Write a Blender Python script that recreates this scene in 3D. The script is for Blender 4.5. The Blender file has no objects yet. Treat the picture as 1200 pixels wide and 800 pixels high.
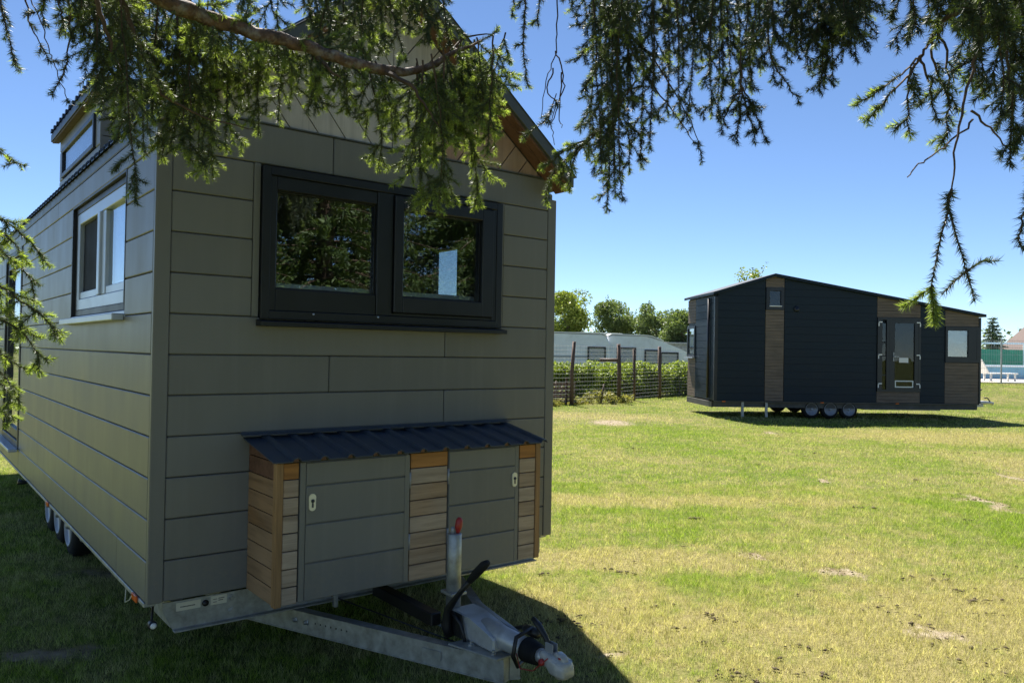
import bpy, bmesh, math, random
import numpy as np
from mathutils import Matrix, Vector

random.seed(7)
rng = np.random.default_rng(7)
scene = bpy.context.scene
COL = scene.collection

# ------------------------------------------------------------------ camera
FPX, PITCH, ROLL, CAMH = 913.86, 0.0124, 0.0171, 1.674
cw = np.array([0.0, 0.0, CAMH])
cf = np.array([0, math.cos(PITCH), math.sin(PITCH)])
_r0 = np.array([1.0, 0, 0]); _u0 = np.cross(_r0, cf)
cr = _r0 * math.cos(ROLL) + _u0 * math.sin(ROLL)
cu = -_r0 * math.sin(ROLL) + _u0 * math.cos(ROLL)
cam_data = bpy.data.cameras.new('camera')
cam = bpy.data.objects.new('camera', cam_data); COL.objects.link(cam)
cam_data.sensor_width = 36.0
cam_data.lens = FPX / 1200 * 36
cam_data.clip_start = 0.05; cam_data.clip_end = 3000
cam.matrix_world = Matrix(((cr[0], cu[0], -cf[0], 0), (cr[1], cu[1], -cf[1], 0), (cr[2], cu[2], -cf[2], CAMH), (0, 0, 0, 1)))
scene.camera = cam

# ------------------------------------------------------------------ sky, sun, exposure
SUN_EL, SUN_HEAD = math.radians(57.5), math.radians(-14.5)
world = bpy.data.worlds.new('World'); scene.world = world; world.use_nodes = True
wn = world.node_tree; wn.nodes.clear()
sky = wn.nodes.new('ShaderNodeTexSky'); sky.sky_type = 'NISHITA'; sky.sun_disc = False
sky.sun_elevation = SUN_EL; sky.sun_rotation = SUN_HEAD
sky.air_density = 0.8; sky.dust_density = 0.0; sky.ozone_density = 5.0; sky.altitude = 1500
bg = wn.nodes.new('ShaderNodeBackground'); bg.inputs['Strength'].default_value = 0.055
wo = wn.nodes.new('ShaderNodeOutputWorld')
wn.links.new(sky.outputs[0], bg.inputs[0]); wn.links.new(bg.outputs[0], wo.inputs[0])
sd = bpy.data.lights.new('sun', 'SUN'); sd.energy = 5.0; sd.angle = math.radians(0.53); sd.color = (1.0, 0.95, 0.87)
sun = bpy.data.objects.new('sun', sd); COL.objects.link(sun)
sdir = Vector((math.sin(SUN_HEAD) * math.cos(SUN_EL), math.cos(SUN_HEAD) * math.cos(SUN_EL), math.sin(SUN_EL)))
sun.rotation_euler = sdir.to_track_quat('Z', 'Y').to_euler(); sun.location = (0, 0, 30)
vs = scene.view_settings
vs.view_transform = 'Standard'; vs.look = 'None'; vs.gamma = 1.0; vs.use_curve_mapping = False; vs.exposure = 1.62
scene.cycles.max_bounces = 8; scene.cycles.transparent_max_bounces = 16
scene.cycles.use_denoising = True

# ------------------------------------------------------------------ picture-to-place helpers
def pray(x, y):
    return cf + cr * (x - 600) / FPX + cu * (400 - y) / FPX
def atd(x, y, d):
    r = pray(x, y); return cw + r * d / r[1]
def gz(x, y, z=0.0):
    r = pray(x, y); return cw + r * (z - cw[2]) / r[2]
def proj(P):
    d = np.asarray(P, float) - cw; w = d @ cf
    return 600 + FPX * (d @ cr) / w, 400 - FPX * (d @ cu) / w, w

# ------------------------------------------------------------------ materials
MATS = {}
def new_mat(name):
    m = bpy.data.materials.new(name); m.use_nodes = True
    nt = m.node_tree; b = nt.nodes['Principled BSDF']
    MATS[name] = m
    return m, nt, b
def N(nt, t, **kw):
    n = nt.nodes.new(t)
    for k, v in kw.items(): setattr(n, k, v)
    return n
def mixc(nt, fac, a, b, mode='MIX'):
    n = nt.nodes.new('ShaderNodeMix'); n.data_type = 'RGBA'; n.blend_type = mode
    for i, v in ((0, fac), (6, a), (7, b)):
        if hasattr(v, 'is_linked'): nt.links.new(v, n.inputs[i])
        else: n.inputs[i].default_value = v if i == 0 else (*v[:3], 1)
    return n.outputs[2]
def math_n(nt, op, a, b=None, c=None, clamp=False):
    n = nt.nodes.new('ShaderNodeMath'); n.operation = op; n.use_clamp = clamp
    for i, v in enumerate((a, b, c)):
        if v is None: continue
        if hasattr(v, 'is_linked'): nt.links.new(v, n.inputs[i])
        else: n.inputs[i].default_value = v
    return n.outputs[0]
def ramp(nt, val, lo, hi):
    n = nt.nodes.new('ShaderNodeMapRange'); n.clamp = True
    nt.links.new(val, n.inputs[0]); n.inputs[1].default_value = lo; n.inputs[2].default_value = hi
    return n.outputs[0]
def noise(nt, vec, scale, detail=4, rough=0.55):
    n = nt.nodes.new('ShaderNodeTexNoise'); n.inputs['Scale'].default_value = scale
    n.inputs['Detail'].default_value = detail; n.inputs['Roughness'].default_value = rough
    if vec is not None: nt.links.new(vec, n.inputs['Vector'])
    return n.outputs['Fac']
def bump(nt, b, h, strength, dist):
    n = nt.nodes.new('ShaderNodeBump'); n.inputs['Strength'].default_value = strength; n.inputs['Distance'].default_value = dist
    nt.links.new(h, n.inputs['Height']); nt.links.new(n.outputs[0], b.inputs['Normal'])
def objco(nt, sc=(1, 1, 1), rnd_shift=True):
    tc = N(nt, 'ShaderNodeTexCoord'); mp = N(nt, 'ShaderNodeMapping'); mp.inputs['Scale'].default_value = sc
    nt.links.new(tc.outputs['Object'], mp.inputs[0])
    if rnd_shift:
        oi = N(nt, 'ShaderNodeObjectInfo')
        s = N(nt, 'ShaderNodeVectorMath', operation='SCALE'); s.inputs[0].default_value = (13.1, 7.7, 5.3)
        nt.links.new(oi.outputs['Random'], s.inputs['Scale']); nt.links.new(s.outputs[0], mp.inputs['Location'])
    return mp.outputs[0]
def objrand(nt):
    return N(nt, 'ShaderNodeObjectInfo').outputs['Random']

def simple(name, col, rough=0.5, metal=0.0, var=0.0, nscale=6.0, spec=0.5, bumps=0.0, bscale=80, dirt=None):
    m, nt, b = new_mat(name)
    co = objco(nt)
    n1 = noise(nt, co, nscale, 5)
    c = mixc(nt, ramp(nt, n1, 0.3, 0.75), tuple(x * (1 - var) for x in col), tuple(x * (1 + var) for x in col))
    if dirt: c = mixc(nt, math_n(nt, 'MULTIPLY', ramp(nt, noise(nt, co, nscale * 0.6, 6, 0.65), 0.5, 0.8), dirt[1]), c, dirt[0])
    nt.links.new(c, b.inputs['Base Color'])
    nt.links.new(math_n(nt, 'MULTIPLY_ADD', n1, 0.25, rough - 0.12), b.inputs['Roughness'])
    b.inputs['Metallic'].default_value = metal; b.inputs['Specular IOR Level'].default_value = spec
    if bumps: bump(nt, b, noise(nt, co, bscale, 3), bumps, 0.006 if bumps >= 1 else 0.002)
    return m

def wood(name, cols, axis, rough=0.65, grain=1.0):
    """cols: three linear colours mixed per board and along the grain; axis: grain direction 0/1/2"""
    m, nt, b = new_mat(name)
    sc = [26, 26, 26]; sc[axis] = 1.6
    co = objco(nt, tuple(sc))
    g = noise(nt, co, 1.0, 6, 0.6)
    g2 = noise(nt, objco(nt, tuple(s * 4 for s in sc)), 1.0, 3)
    blot = noise(nt, objco(nt), 3.5, 4)
    c = mixc(nt, objrand(nt), cols[0], cols[1])
    c = mixc(nt, ramp(nt, blot, 0.4, 0.7), c, cols[2])
    dark = mixc(nt, 1.0, c, (0.42, 0.40, 0.38), 'MULTIPLY')
    c = mixc(nt, math_n(nt, 'MULTIPLY', ramp(nt, g, 0.45, 0.72), 0.75 * grain), c, dark)
    c = mixc(nt, math_n(nt, 'MULTIPLY', ramp(nt, g2, 0.5, 0.75), 0.35 * grain), c, dark)
    nt.links.new(c, b.inputs['Base Color']); b.inputs['Roughness'].default_value = rough
    b.inputs['Specular IOR Level'].default_value = 0.3
    bump(nt, b, g, 0.25, 0.003)
    return m

M_olive = None
def olive(name, col):
    m, nt, b = new_mat(name)
    co = objco(nt, rnd_shift=False)
    r = objrand(nt)
    c = mixc(nt, r, tuple(x * 0.93 for x in col), tuple(x * 1.07 for x in col))
    st = noise(nt, objco(nt, (3, 3, 1.0)), 2.2, 4)
    c = mixc(nt, math_n(nt, 'MULTIPLY', ramp(nt, st, 0.45, 0.8), 0.35), c, tuple(x * 1.22 for x in col))
    # rain streaks and dust splashed up from the ground
    strk = noise(nt, objco(nt, (22, 22, 0.7), False), 1.0, 4)
    c = mixc(nt, math_n(nt, 'MULTIPLY', ramp(nt, strk, 0.5, 0.78), 0.2), c, (0.27, 0.26, 0.24))
    sz = N(nt, 'ShaderNodeSeparateXYZ'); nt.links.new(objco(nt, rnd_shift=False), sz.inputs[0])
    mud = math_n(nt, 'MULTIPLY', ramp(nt, noise(nt, objco(nt, rnd_shift=False), 34.0, 4, 0.7), 0.48, 0.7), math_n(nt, 'SUBTRACT', 1.0, ramp(nt, sz.outputs[2], 0.0, 0.55)))
    c = mixc(nt, math_n(nt, 'MULTIPLY', mud, 0.45), c, (0.24, 0.21, 0.16))
    nt.links.new(c, b.inputs['Base Color'])
    nt.links.new(math_n(nt, 'MULTIPLY_ADD', noise(nt, objco(nt, (1, 1, 0.35)), 5.0, 5), 0.22, 0.27), b.inputs['Roughness'])
    b.inputs['Specular IOR Level'].default_value = 0.32
    bump(nt, b, noise(nt, co, 2.2, 2), 0.16, 0.02)
    return m
M_panel = olive('olive_panel', (0.180, 0.176, 0.160))
M_groove = simple('olive_groove', (0.12, 0.115, 0.11), 0.6)
M_frame = simple('anthracite_frame', (0.0095, 0.012, 0.017), 0.4, var=0.1)
M_navy = simple('navy_cladding', (0.0075, 0.0175, 0.029), 0.5, var=0.15, nscale=1.5, spec=0.25)
M_roofm = simple('navy_roof_sheet', (0.04, 0.055, 0.082), 0.36, var=0.15)
M_fascia = simple('grey_fascia', (0.075, 0.08, 0.075), 0.42, var=0.08)
M_alu = simple('pale_aluminium', (0.46, 0.50, 0.56), 0.33, 0.45, var=0.06)
M_galv = simple('galvanised_steel', (0.40, 0.41, 0.40), 0.5, 0.75, var=0.28, nscale=22, dirt=((0.16, 0.14, 0.11), 0.5))
M_shgalv = simple('shaded_galvanised', (0.085, 0.085, 0.08), 0.6, 0.3, var=0.35, nscale=5)  # darker galvanised copy; shade under the far house is put into its colour
M_cast = simple('pale_cast_metal', (0.50, 0.51, 0.51), 0.45, 0.45, var=0.15, nscale=14, dirt=((0.14, 0.12, 0.10), 0.55))
M_rubber = simple('black_rubber', (0.012, 0.012, 0.012), 0.75, var=0.3, spec=0.3)
M_black = simple('black_plastic', (0.009, 0.009, 0.01), 0.42, var=0.2)
M_rim = simple('wheel_rim', (0.30, 0.31, 0.33), 0.4, 0.3, var=0.08)
M_red = simple('red_plastic', (0.35, 0.025, 0.02), 0.4)
M_orange = simple('amber_reflector', (0.75, 0.14, 0.02), 0.25)
M_cream = simple('cream_plastic', (0.85, 0.78, 0.55), 0.35)
M_white = simple('white_paint', (0.78, 0.78, 0.76), 0.45, var=0.04)
M_label = simple('pale_sticker', (0.62, 0.58, 0.44), 0.5, var=0.06)
M_ink = simple('ink', (0.05, 0.05, 0.05), 0.6)
M_inner = simple('interior_wall', (0.30, 0.25, 0.19), 0.7, var=0.1)
M_floor = simple('interior_floor', (0.14, 0.09, 0.05), 0.5)
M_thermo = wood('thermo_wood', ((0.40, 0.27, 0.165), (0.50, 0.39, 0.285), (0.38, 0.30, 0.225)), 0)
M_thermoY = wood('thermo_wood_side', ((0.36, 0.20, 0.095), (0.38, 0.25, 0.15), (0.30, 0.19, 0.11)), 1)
M_fresh = wood('orange_wood', ((0.42, 0.19, 0.055), (0.46, 0.22, 0.07), (0.38, 0.17, 0.05)), 0)
M_post = wood('corner_post_wood', ((0.38, 0.22, 0.10), (0.40, 0.23, 0.10), (0.34, 0.20, 0.09)), 2)
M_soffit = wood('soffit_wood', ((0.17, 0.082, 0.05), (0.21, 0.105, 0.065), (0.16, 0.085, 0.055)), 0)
M_gabG = wood('weathered_gable_board', ((0.46, 0.41, 0.355), (0.54, 0.485, 0.42), (0.42, 0.375, 0.33)), 2, grain=0.55)
M_gabR = wood('reddish_gable_board', ((0.40, 0.24, 0.155), (0.40, 0.31, 0.245), (0.38, 0.245, 0.17)), 2, grain=0.6)
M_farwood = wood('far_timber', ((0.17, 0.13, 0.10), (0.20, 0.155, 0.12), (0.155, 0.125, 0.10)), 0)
M_oldpost = wood('old_fence_post', ((0.16, 0.10, 0.075), (0.12, 0.08, 0.06), (0.10, 0.07, 0.055)), 2)
M_wire = simple('fence_wire', (0.45, 0.46, 0.46), 0.5, 0.3)
M_bark = simple('spruce_bark', (0.115, 0.066, 0.043), 0.85, var=0.65, nscale=45, bumps=1.0, bscale=90, dirt=((0.34, 0.31, 0.27), 0.9))
M_twig = simple('twig_bark', (0.075, 0.045, 0.028), 0.85, var=0.4, nscale=30)
M_trunk = simple('grey_bark', (0.13, 0.105, 0.08), 0.85, var=0.4, nscale=12, bumps=0.6)
M_soil = simple('dry_soil', (0.085, 0.066, 0.048), 0.95, var=0.45, nscale=18, spec=0.1)

def glass(name, tint, refl, rough=0.0):
    m, nt, b = new_mat(name); nt.nodes.remove(b)
    out = nt.nodes['Material Output']
    tr = N(nt, 'ShaderNodeBsdfTransparent'); tr.inputs[0].default_value = (*tint, 1)
    gl = N(nt, 'ShaderNodeBsdfGlossy'); gl.inputs['Color'].default_value = (0.9, 0.95, 1, 1); gl.inputs['Roughness'].default_value = rough
    lwt = N(nt, 'ShaderNodeLayerWeight'); lwt.inputs['Blend'].default_value = 0.5
    fac = math_n(nt, 'MULTIPLY_ADD', math_n(nt, 'POWER', lwt.outputs['Facing'], 3.0), 0.7, refl, clamp=True)
    # slight waviness of the double glazing
    co = objco(nt, rnd_shift=False)
    bp = N(nt, 'ShaderNodeBump'); bp.inputs['Strength'].default_value = 0.06; bp.inputs['Distance'].default_value = 0.02
    nt.links.new(noise(nt, co, 3.0, 1), bp.inputs['Height']); nt.links.new(bp.outputs[0], gl.inputs['Normal'])
    mx = N(nt, 'ShaderNodeMixShader')
    nt.links.new(fac, mx.inputs[0]); nt.links.new(tr.outputs[0], mx.inputs[1]); nt.links.new(gl.outputs[0], mx.inputs[2])
    nt.links.new(mx.outputs[0], out.inputs['Surface'])
    return m
M_glass = glass('window_glass', (0.80, 0.84, 0.84), 0.14)
M_glassd = glass('tinted_glass', (0.6, 0.64, 0.66), 0.03)

M_glassc = glass('thin_glass', (0.95, 0.96, 0.97), 0.05)
def leafy(name, dark, light, attr='rnd', trans=0.35, rough=0.5, spec=0.3):
    """foliage: per-leaf tint from a stored random number, light through the leaf"""
    m, nt, b = new_mat(name)
    out = nt.nodes['Material Output']
    at = N(nt, 'ShaderNodeAttribute', attribute_name=attr)
    c = mixc(nt, at.outputs['Fac'], dark, light)
    nt.links.new(c, b.inputs['Base Color']); b.inputs['Roughness'].default_value = rough; b.inputs['Specular IOR Level'].default_value = spec
    tl = N(nt, 'ShaderNodeBsdfTranslucent')
    nt.links.new(mixc(nt, 1.0, c, (1.25, 1.3, 0.55), 'MULTIPLY'), tl.inputs[0])
    mx = N(nt, 'ShaderNodeMixShader')
    if trans is None: nt.links.new(math_n(nt, 'MULTIPLY_ADD', at.outputs['Fac'], 0.55, 0.12, clamp=True), mx.inputs[0])
    else: mx.inputs[0].default_value = trans
    nt.links.new(b.outputs[0], mx.inputs[1]); nt.links.new(tl.outputs[0], mx.inputs[2])
    nt.links.new(mx.outputs[0], out.inputs['Surface'])
    return m
M_needle = leafy('spruce_needles', (0.034, 0.050, 0.037), (0.36, 0.45, 0.12), trans=None, rough=0.5, spec=0.3)
M_needleT = leafy('spruce_needles_far', (0.035, 0.062, 0.026), (0.14, 0.20, 0.055), trans=0.3)
M_leafA = leafy('pale_tree_leaves', (0.10, 0.15, 0.025), (0.30, 0.34, 0.07), trans=0.35)
M_leafB = leafy('dark_tree_leaves', (0.075, 0.11, 0.045), (0.22, 0.28, 0.11), trans=0.3)
M_hedge = leafy('hedge_leaves', (0.07, 0.12, 0.018), (0.34, 0.40, 0.07), trans=0.35)
M_conif = leafy('conifer_needles', (0.022, 0.045, 0.025), (0.07, 0.11, 0.05), trans=0.2)
M_weed = leafy('weed_leaves', (0.12, 0.13, 0.03), (0.36, 0.33, 0.14), trans=0.35)

# dirt patches of the lawn: (x, y, rx, ry) on the ground
DIRT = []
for (px, py, wpx, hpx) in ((990, 673, 46, 8), (967, 563, 16, 4), (880, 651, 24, 5), (1105, 742, 60, 12), (715, 495, 46, 6), (1160, 590, 22, 22), (1188, 560, 18, 10), (905, 508, 16, 4), (1130, 584, 30, 3), (720, 768, 30, 6)):
    c = gz(px, py); DIRT.append((c[0], c[1], 0.62 * wpx / FPX * c[1], 0.7 * abs(gz(px, py + hpx)[1] - gz(px, py - hpx)[1]) / 2))
for (x, y, rx, ry) in ((-2.5, 4.2, 0.35, 0.14), (-2.9, 5.7, 0.45, 0.12)): DIRT.append((x, y, rx, ry))
# soft drier zones
DRY = [(2.6, 4.4, 2.3, 1.1), (0.6, 4.9, 1.4, 0.7), (9.8, 16.5, 2.6, 1.6), (3.5, 5.2, 1.3, 0.8), (8.5, 11.0, 1.5, 3.0), (1.0, 8.9, 2.5, 0.35), (1.5, 20.5, 3.0, 1.2), (1.2, 6.4, 2.0, 0.35)]

def lawn_nodes(nt, ground):
    geo = N(nt, 'ShaderNodeNewGeometry'); pos = geo.outputs['Position']
    sx = N(nt, 'ShaderNodeSeparateXYZ'); nt.links.new(pos, sx.inputs[0])
    flat = N(nt, 'ShaderNodeCombineXYZ'); nt.links.new(sx.outputs[0], flat.inputs[0]); nt.links.new(sx.outputs[1], flat.inputs[1])
    p = flat.outputs[0]
    nz = N(nt, 'ShaderNodeTexNoise'); nz.inputs['Scale'].default_value = 2.6; nz.inputs['Detail'].default_value = 4; nt.links.new(p, nz.inputs['Vector'])
    wv = N(nt, 'ShaderNodeVectorMath', operation='MULTIPLY_ADD'); nt.links.new(nz.outputs['Color'], wv.inputs[0]); wv.inputs[1].default_value = (0.7, 0.7, 0); nt.links.new(p, wv.inputs[2])
    wc = N(nt, 'ShaderNodeVectorMath', operation='SUBTRACT'); nt.links.new(wv.outputs[0], wc.inputs[0]); wc.inputs[1].default_value = (0.35, 0.35, 0)
    pw_ = wc.outputs[0]
    def blobs(lst, soft):
        tot = None
        for (bx, by, rx, ry) in lst:
            s = N(nt, 'ShaderNodeVectorMath', operation='SUBTRACT'); nt.links.new(pw_, s.inputs[0]); s.inputs[1].default_value = (bx, by, 0)
            d = N(nt, 'ShaderNodeVectorMath', operation='DIVIDE'); nt.links.new(s.outputs[0], d.inputs[0]); d.inputs[1].default_value = (rx, ry, 1)
            l = N(nt, 'ShaderNodeVectorMath', operation='LENGTH'); nt.links.new(d.outputs[0], l.inputs[0])
            v = math_n(nt, 'SUBTRACT', 1.0 + soft, l.outputs['Value'], clamp=True)
            tot = v if tot is None else math_n(nt, 'MAXIMUM', tot, v)
        return tot
    big = noise(nt, flat.outputs[0], 0.45, 3, 0.5); mid = noise(nt, p, 2.6, 6, 0.68); fine = noise(nt, p, 14.0, 4, 0.65)
    dz = blobs(DRY, 0.4)
    dry = math_n(nt, 'ADD', math_n(nt, 'MULTIPLY', big, 0.75), math_n(nt, 'MULTIPLY', mid, 1.0))
    dry = math_n(nt, 'ADD', dry, math_n(nt, 'MULTIPLY', fine, 0.7))
    dry = math_n(nt, 'ADD', dry, math_n(nt, 'MULTIPLY', dz, 0.33))
    dryf = ramp(nt, dry, 1.06, 1.48)
    dirt = math_n(nt, 'ADD', blobs(DIRT, 0.45), math_n(nt, 'MULTIPLY_ADD', fine, 1.3, -0.85), clamp=True)
    dirtf = math_n(nt, 'MULTIPLY', ramp(nt, dirt, 0.3, 0.75), ramp(nt, blobs(DIRT, 0.3), 0.02, 0.2))
    return p, dryf, dirtf, mid, fine, big

m, nt, b = new_mat('lawn_ground'); M_ground = m
p, dryf, dirtf, mid, fine, big = lawn_nodes(nt, True)
c = mixc(nt, dryf, (0.09, 0.125, 0.02), (0.22, 0.19, 0.085))
c = mixc(nt, ramp(nt, noise(nt, p, 45.0, 3), 0.4, 0.7), mixc(nt, 1.0, c, (0.6, 0.6, 0.55), 'MULTIPLY'), c)
soil = mixc(nt, ramp(nt, noise(nt, p, 8.0, 4), 0.35, 0.7), (0.15, 0.115, 0.075), (0.33, 0.28, 0.20))
c = mixc(nt, dirtf, c, soil)
nt.links.new(c, b.inputs['Base Color']); b.inputs['Roughness'].default_value = 0.95; b.inputs['Specular IOR Level'].default_value = 0.1
bump(nt, b, noise(nt, p, 30.0, 4), 0.7, 0.03)

m, nt, b = new_mat('grass_blades'); M_grass = m
p, dryf, dirtf, mid, fine, big = lawn_nodes(nt, False)
at = N(nt, 'ShaderNodeAttribute', attribute_name='rnd')
g = mixc(nt, at.outputs['Fac'], (0.155, 0.25, 0.016), (0.39, 0.53, 0.055))
d = mixc(nt, at.outputs['Fac'], (0.30, 0.265, 0.115), (0.74, 0.67, 0.40))
f = math_n(nt, 'ADD', dryf, math_n(nt, 'MULTIPLY_ADD', at.outputs['Fac'], 0.5, -0.25), clamp=True)
c = mixc(nt, f, g, d)
tuft = noise(nt, p, 13.0, 7, 0.8)
straw = ramp(nt, noise(nt, p, 24.0, 6, 0.8), 0.53, 0.66)
c = mixc(nt, math_n(nt, 'MULTIPLY', straw, 0.6), c, (0.70, 0.64, 0.42))
c = mixc(nt, ramp(nt, tuft, 0.36, 0.60), mixc(nt, 1.0, c, (0.45, 0.48, 0.42), 'MULTIPLY'), mixc(nt, 1.0, c, (1.3, 1.28, 1.25), 'MULTIPLY'))
c = mixc(nt, math_n(nt, 'MULTIPLY', dirtf, 0.7), c, (0.28, 0.23, 0.14))
nt.links.new(c, b.inputs['Base Color']); b.inputs['Roughness'].default_value = 0.55; b.inputs['Specular IOR Level'].default_value = 0.25
tl = N(nt, 'ShaderNodeBsdfTranslucent'); nt.links.new(mixc(nt, 1.0, c, (1.15, 1.2, 0.7), 'MULTIPLY'), tl.inputs[0])
mx = N(nt, 'ShaderNodeMixShader'); mx.inputs[0].default_value = 0.4
nt.links.new(b.outputs[0], mx.inputs[1]); nt.links.new(tl.outputs[0], mx.inputs[2]); nt.links.new(mx.outputs[0], nt.nodes['Material Output'].inputs['Surface'])

# ------------------------------------------------------------------ object helpers
def link(name, me, mat, parent=None, label=None, cat=None, group=None, kind=None, smooth=False):
    o = bpy.data.objects.new(name, me); COL.objects.link(o)
    if mat is not None:
        me.materials.clear()
        for mm in (mat if isinstance(mat, (list, tuple)) else [mat]): me.materials.append(mm)
    if parent is not None: o.parent = parent
    props(o, label, cat, group, kind)
    if smooth:
        me.polygons.foreach_set('use_smooth', np.ones(len(me.polygons), bool))
    return o
def props(o, label=None, cat=None, group=None, kind=None):
    if label: o['label'] = label
    if cat: o['category'] = cat
    if group: o['group'] = group
    if kind: o['kind'] = kind
def empty(name, loc, rz, label, cat, group=None):
    o = bpy.data.objects.new(name, None); COL.objects.link(o); o.location = loc; o.rotation_euler = (0, 0, rz)
    o.empty_display_size = 0.2
    props(o, label, cat, group); return o
def bm_box(bm, x0, x1, y0, y1, z0, z1, bev=0.0):
    vsx = [bm.verts.new((x, y, z)) for x in (x0, x1) for y in (y0, y1) for z in (z0, z1)]
    fs = []
    for q in ((0, 1, 3, 2), (4, 6, 7, 5), (0, 4, 5, 1), (2, 3, 7, 6), (0, 2, 6, 4), (1, 5, 7, 3)):
        fs.append(bm.faces.new([vsx[i] for i in q]))
    if bev:
        es = list({e for f in fs for e in f.edges})
        bmesh.ops.bevel(bm, geom=es, offset=bev, segments=1, affect='EDGES', profile=0.5)
def finish(bm, name):
    bmesh.ops.recalc_face_normals(bm, faces=bm.faces)
    me = bpy.data.meshes.new(name); bm.to_mesh(me); bm.free(); return me
def boxes(name, lst, mat, parent, bev=0.0, **kw):
    bm = bmesh.new()
    for q in lst: bm_box(bm, *q, bev=bev)
    return link(name, finish(bm, name), mat, parent, **kw)
def box(name, q, mat, parent, bev=0.004, **kw):
    return boxes(name, [q], mat, parent, bev, **kw)
def prism(name, poly, axis, a0, a1, mat, parent, bev=0.0, **kw):
    """polygon in the plane across `axis`, extruded from a0 to a1. axis 'y': (x,z); axis 'x': (y,z); axis 'z': (x,y)"""
    bm = bmesh.new()
    def P(u, v, a): return (u, a, v) if axis == 'y' else ((a, u, v) if axis == 'x' else (u, v, a))
    A = [bm.verts.new(P(u, v, a0)) for u, v in poly]; B = [bm.verts.new(P(u, v, a1)) for u, v in poly]
    bm.faces.new(A); bm.faces.new(B[::-1])
    n = len(poly)
    for i in range(n): bm.faces.new((A[i], A[(i + 1) % n], B[(i + 1) % n], B[i]))
    if bev: bmesh.ops.bevel(bm, geom=list(bm.edges), offset=bev, segments=1, affect='EDGES')
    return link(name, finish(bm, name), mat, parent, **kw)
def bm_tube(bm, pts, rads, seg=8, cap=True):
    pts = [Vector(p) for p in pts]; rings = []
    ref = None
    for i, p in enumerate(pts):
        t = (pts[min(i + 1, len(pts) - 1)] - pts[max(i - 1, 0)]).normalized()
        if ref is None: ref = Vector((0, 0, 1)) if abs(t.z) < 0.9 else Vector((1, 0, 0))
        s = t.cross(ref).normalized(); ref = s.cross(t).normalized()
        r = rads[i] if hasattr(rads, '__len__') else rads
        rings.append([bm.verts.new(p + (s * math.cos(a) + ref * math.sin(a)) * r) for a in [2 * math.pi * k / seg for k in range(seg)]])
    for A, B in zip(rings[:-1], rings[1:]):
        for k in range(seg): bm.faces.new((A[k], A[(k + 1) % seg], B[(k + 1) % seg], B[k]))
    if cap: bm.faces.new(rings[0][::-1]); bm.faces.new(rings[-1])
def tube(name, pts, rads, mat, parent, seg=8, smooth=True, **kw):
    bm = bmesh.new(); bm_tube(bm, pts, rads, seg)
    o = link(name, finish(bm, name), mat, parent, smooth=smooth, **kw)
    return o
def lathe(name, prof, center, axis, mat, parent, seg=24, smooth=True, **kw):
    """prof: (distance along axis, radius); closed shape"""
    bm = bmesh.new(); rings = []
    for a, r in prof:
        ring = []
        for k in range(seg):
            t = 2 * math.pi * k / seg; c_, s_ = math.cos(t) * r, math.sin(t) * r
            v = (a, c_, s_) if axis == 'x' else ((c_, a, s_) if axis == 'y' else (c_, s_, a))
            ring.append(bm.verts.new((center[0] + v[0], center[1] + v[1], center[2] + v[2])))
        rings.append(ring)
    for A, B in zip(rings[:-1], rings[1:]):
        for k in range(seg): bm.faces.new((A[k], A[(k + 1) % seg], B[(k + 1) % seg], B[k]))
    bm.faces.new(rings[0][::-1]); bm.faces.new(rings[-1])
    o = link(name, finish(bm, name), mat, parent, smooth=smooth, **kw); return o
def np_mesh(name, verts, tris, rnd=None):
    me = bpy.data.meshes.new(name)
    verts = np.ascontiguousarray(verts, np.float32); tris = np.ascontiguousarray(tris, np.int32)
    me.vertices.add(len(verts)); me.vertices.foreach_set('co', verts.ravel())
    me.loops.add(tris.size); me.loops.foreach_set('vertex_index', tris.ravel())
    me.polygons.add(len(tris)); me.polygons.foreach_set('loop_start', np.arange(0, tris.size, tris.shape[1], dtype=np.int32))
    me.update(calc_edges=True)
    if rnd is not None:
        a = me.attributes.new('rnd', 'FLOAT', 'POINT'); a.data.foreach_set('value', np.ascontiguousarray(rnd, np.float32))
    return me
def ring_boxes(x0, x1, y0, y1, z0, z1, w, plane='y'):
    """four butted bars of a frame. plane 'y': opening in x/z, bars y0..y1; plane 'x': opening in y/z (x0..x1 is the thickness)"""
    if plane == 'y':
        return [(x0, x0 + w, y0, y1, z0, z1), (x1 - w, x1, y0, y1, z0, z1), (x0 + w, x1 - w, y0, y1, z0, z0 + w), (x0 + w, x1 - w, y0, y1, z1 - w, z1)]
    return [(x0, x1, y0, y0 + w, z0, z1), (x0, x1, y1 - w, y1, z0, z1), (x0, x1, y0 + w, y1 - w, z0, z0 + w), (x0, x1, y0 + w, y1 - w, z1 - w, z1)]

# ------------------------------------------------------------------ ground
def sstep(a, b_, v):
    t = np.clip((v - a) / (b_ - a), 0, 1); return t * t * (3 - 2 * t)
def terrain(x, y):
    x = np.asarray(x, float); y = np.asarray(y, float)
    h = 0.62 * sstep(24, 33, y) * sstep(9.5, 14.5, x)
    h = h + 0.012 * np.sin(x * 1.7 + 0.6 * y) * np.sin(y * 1.3 - 0.4 * x) + 0.006 * np.sin(x * 4.1 + 1.3) * np.sin(y * 3.7)
    return h
gx = np.unique(np.concatenate([np.linspace(-900, -30, 12), np.linspace(-30, 45, 151), np.linspace(45, 900, 12)]))
gy = np.unique(np.concatenate([np.linspace(-300, -6, 8), np.linspace(-6, 45, 128), np.linspace(45, 1500, 16)]))
X, Y = np.meshgrid(gx, gy); Z = terrain(X, Y)
nv = len(gx); idx = np.arange(len(gx) * len(gy)).reshape(len(gy), nv)
quads = np.stack([idx[:-1, :-1], idx[:-1, 1:], idx[1:, 1:], idx[1:, :-1]], -1).reshape(-1, 4)
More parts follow.
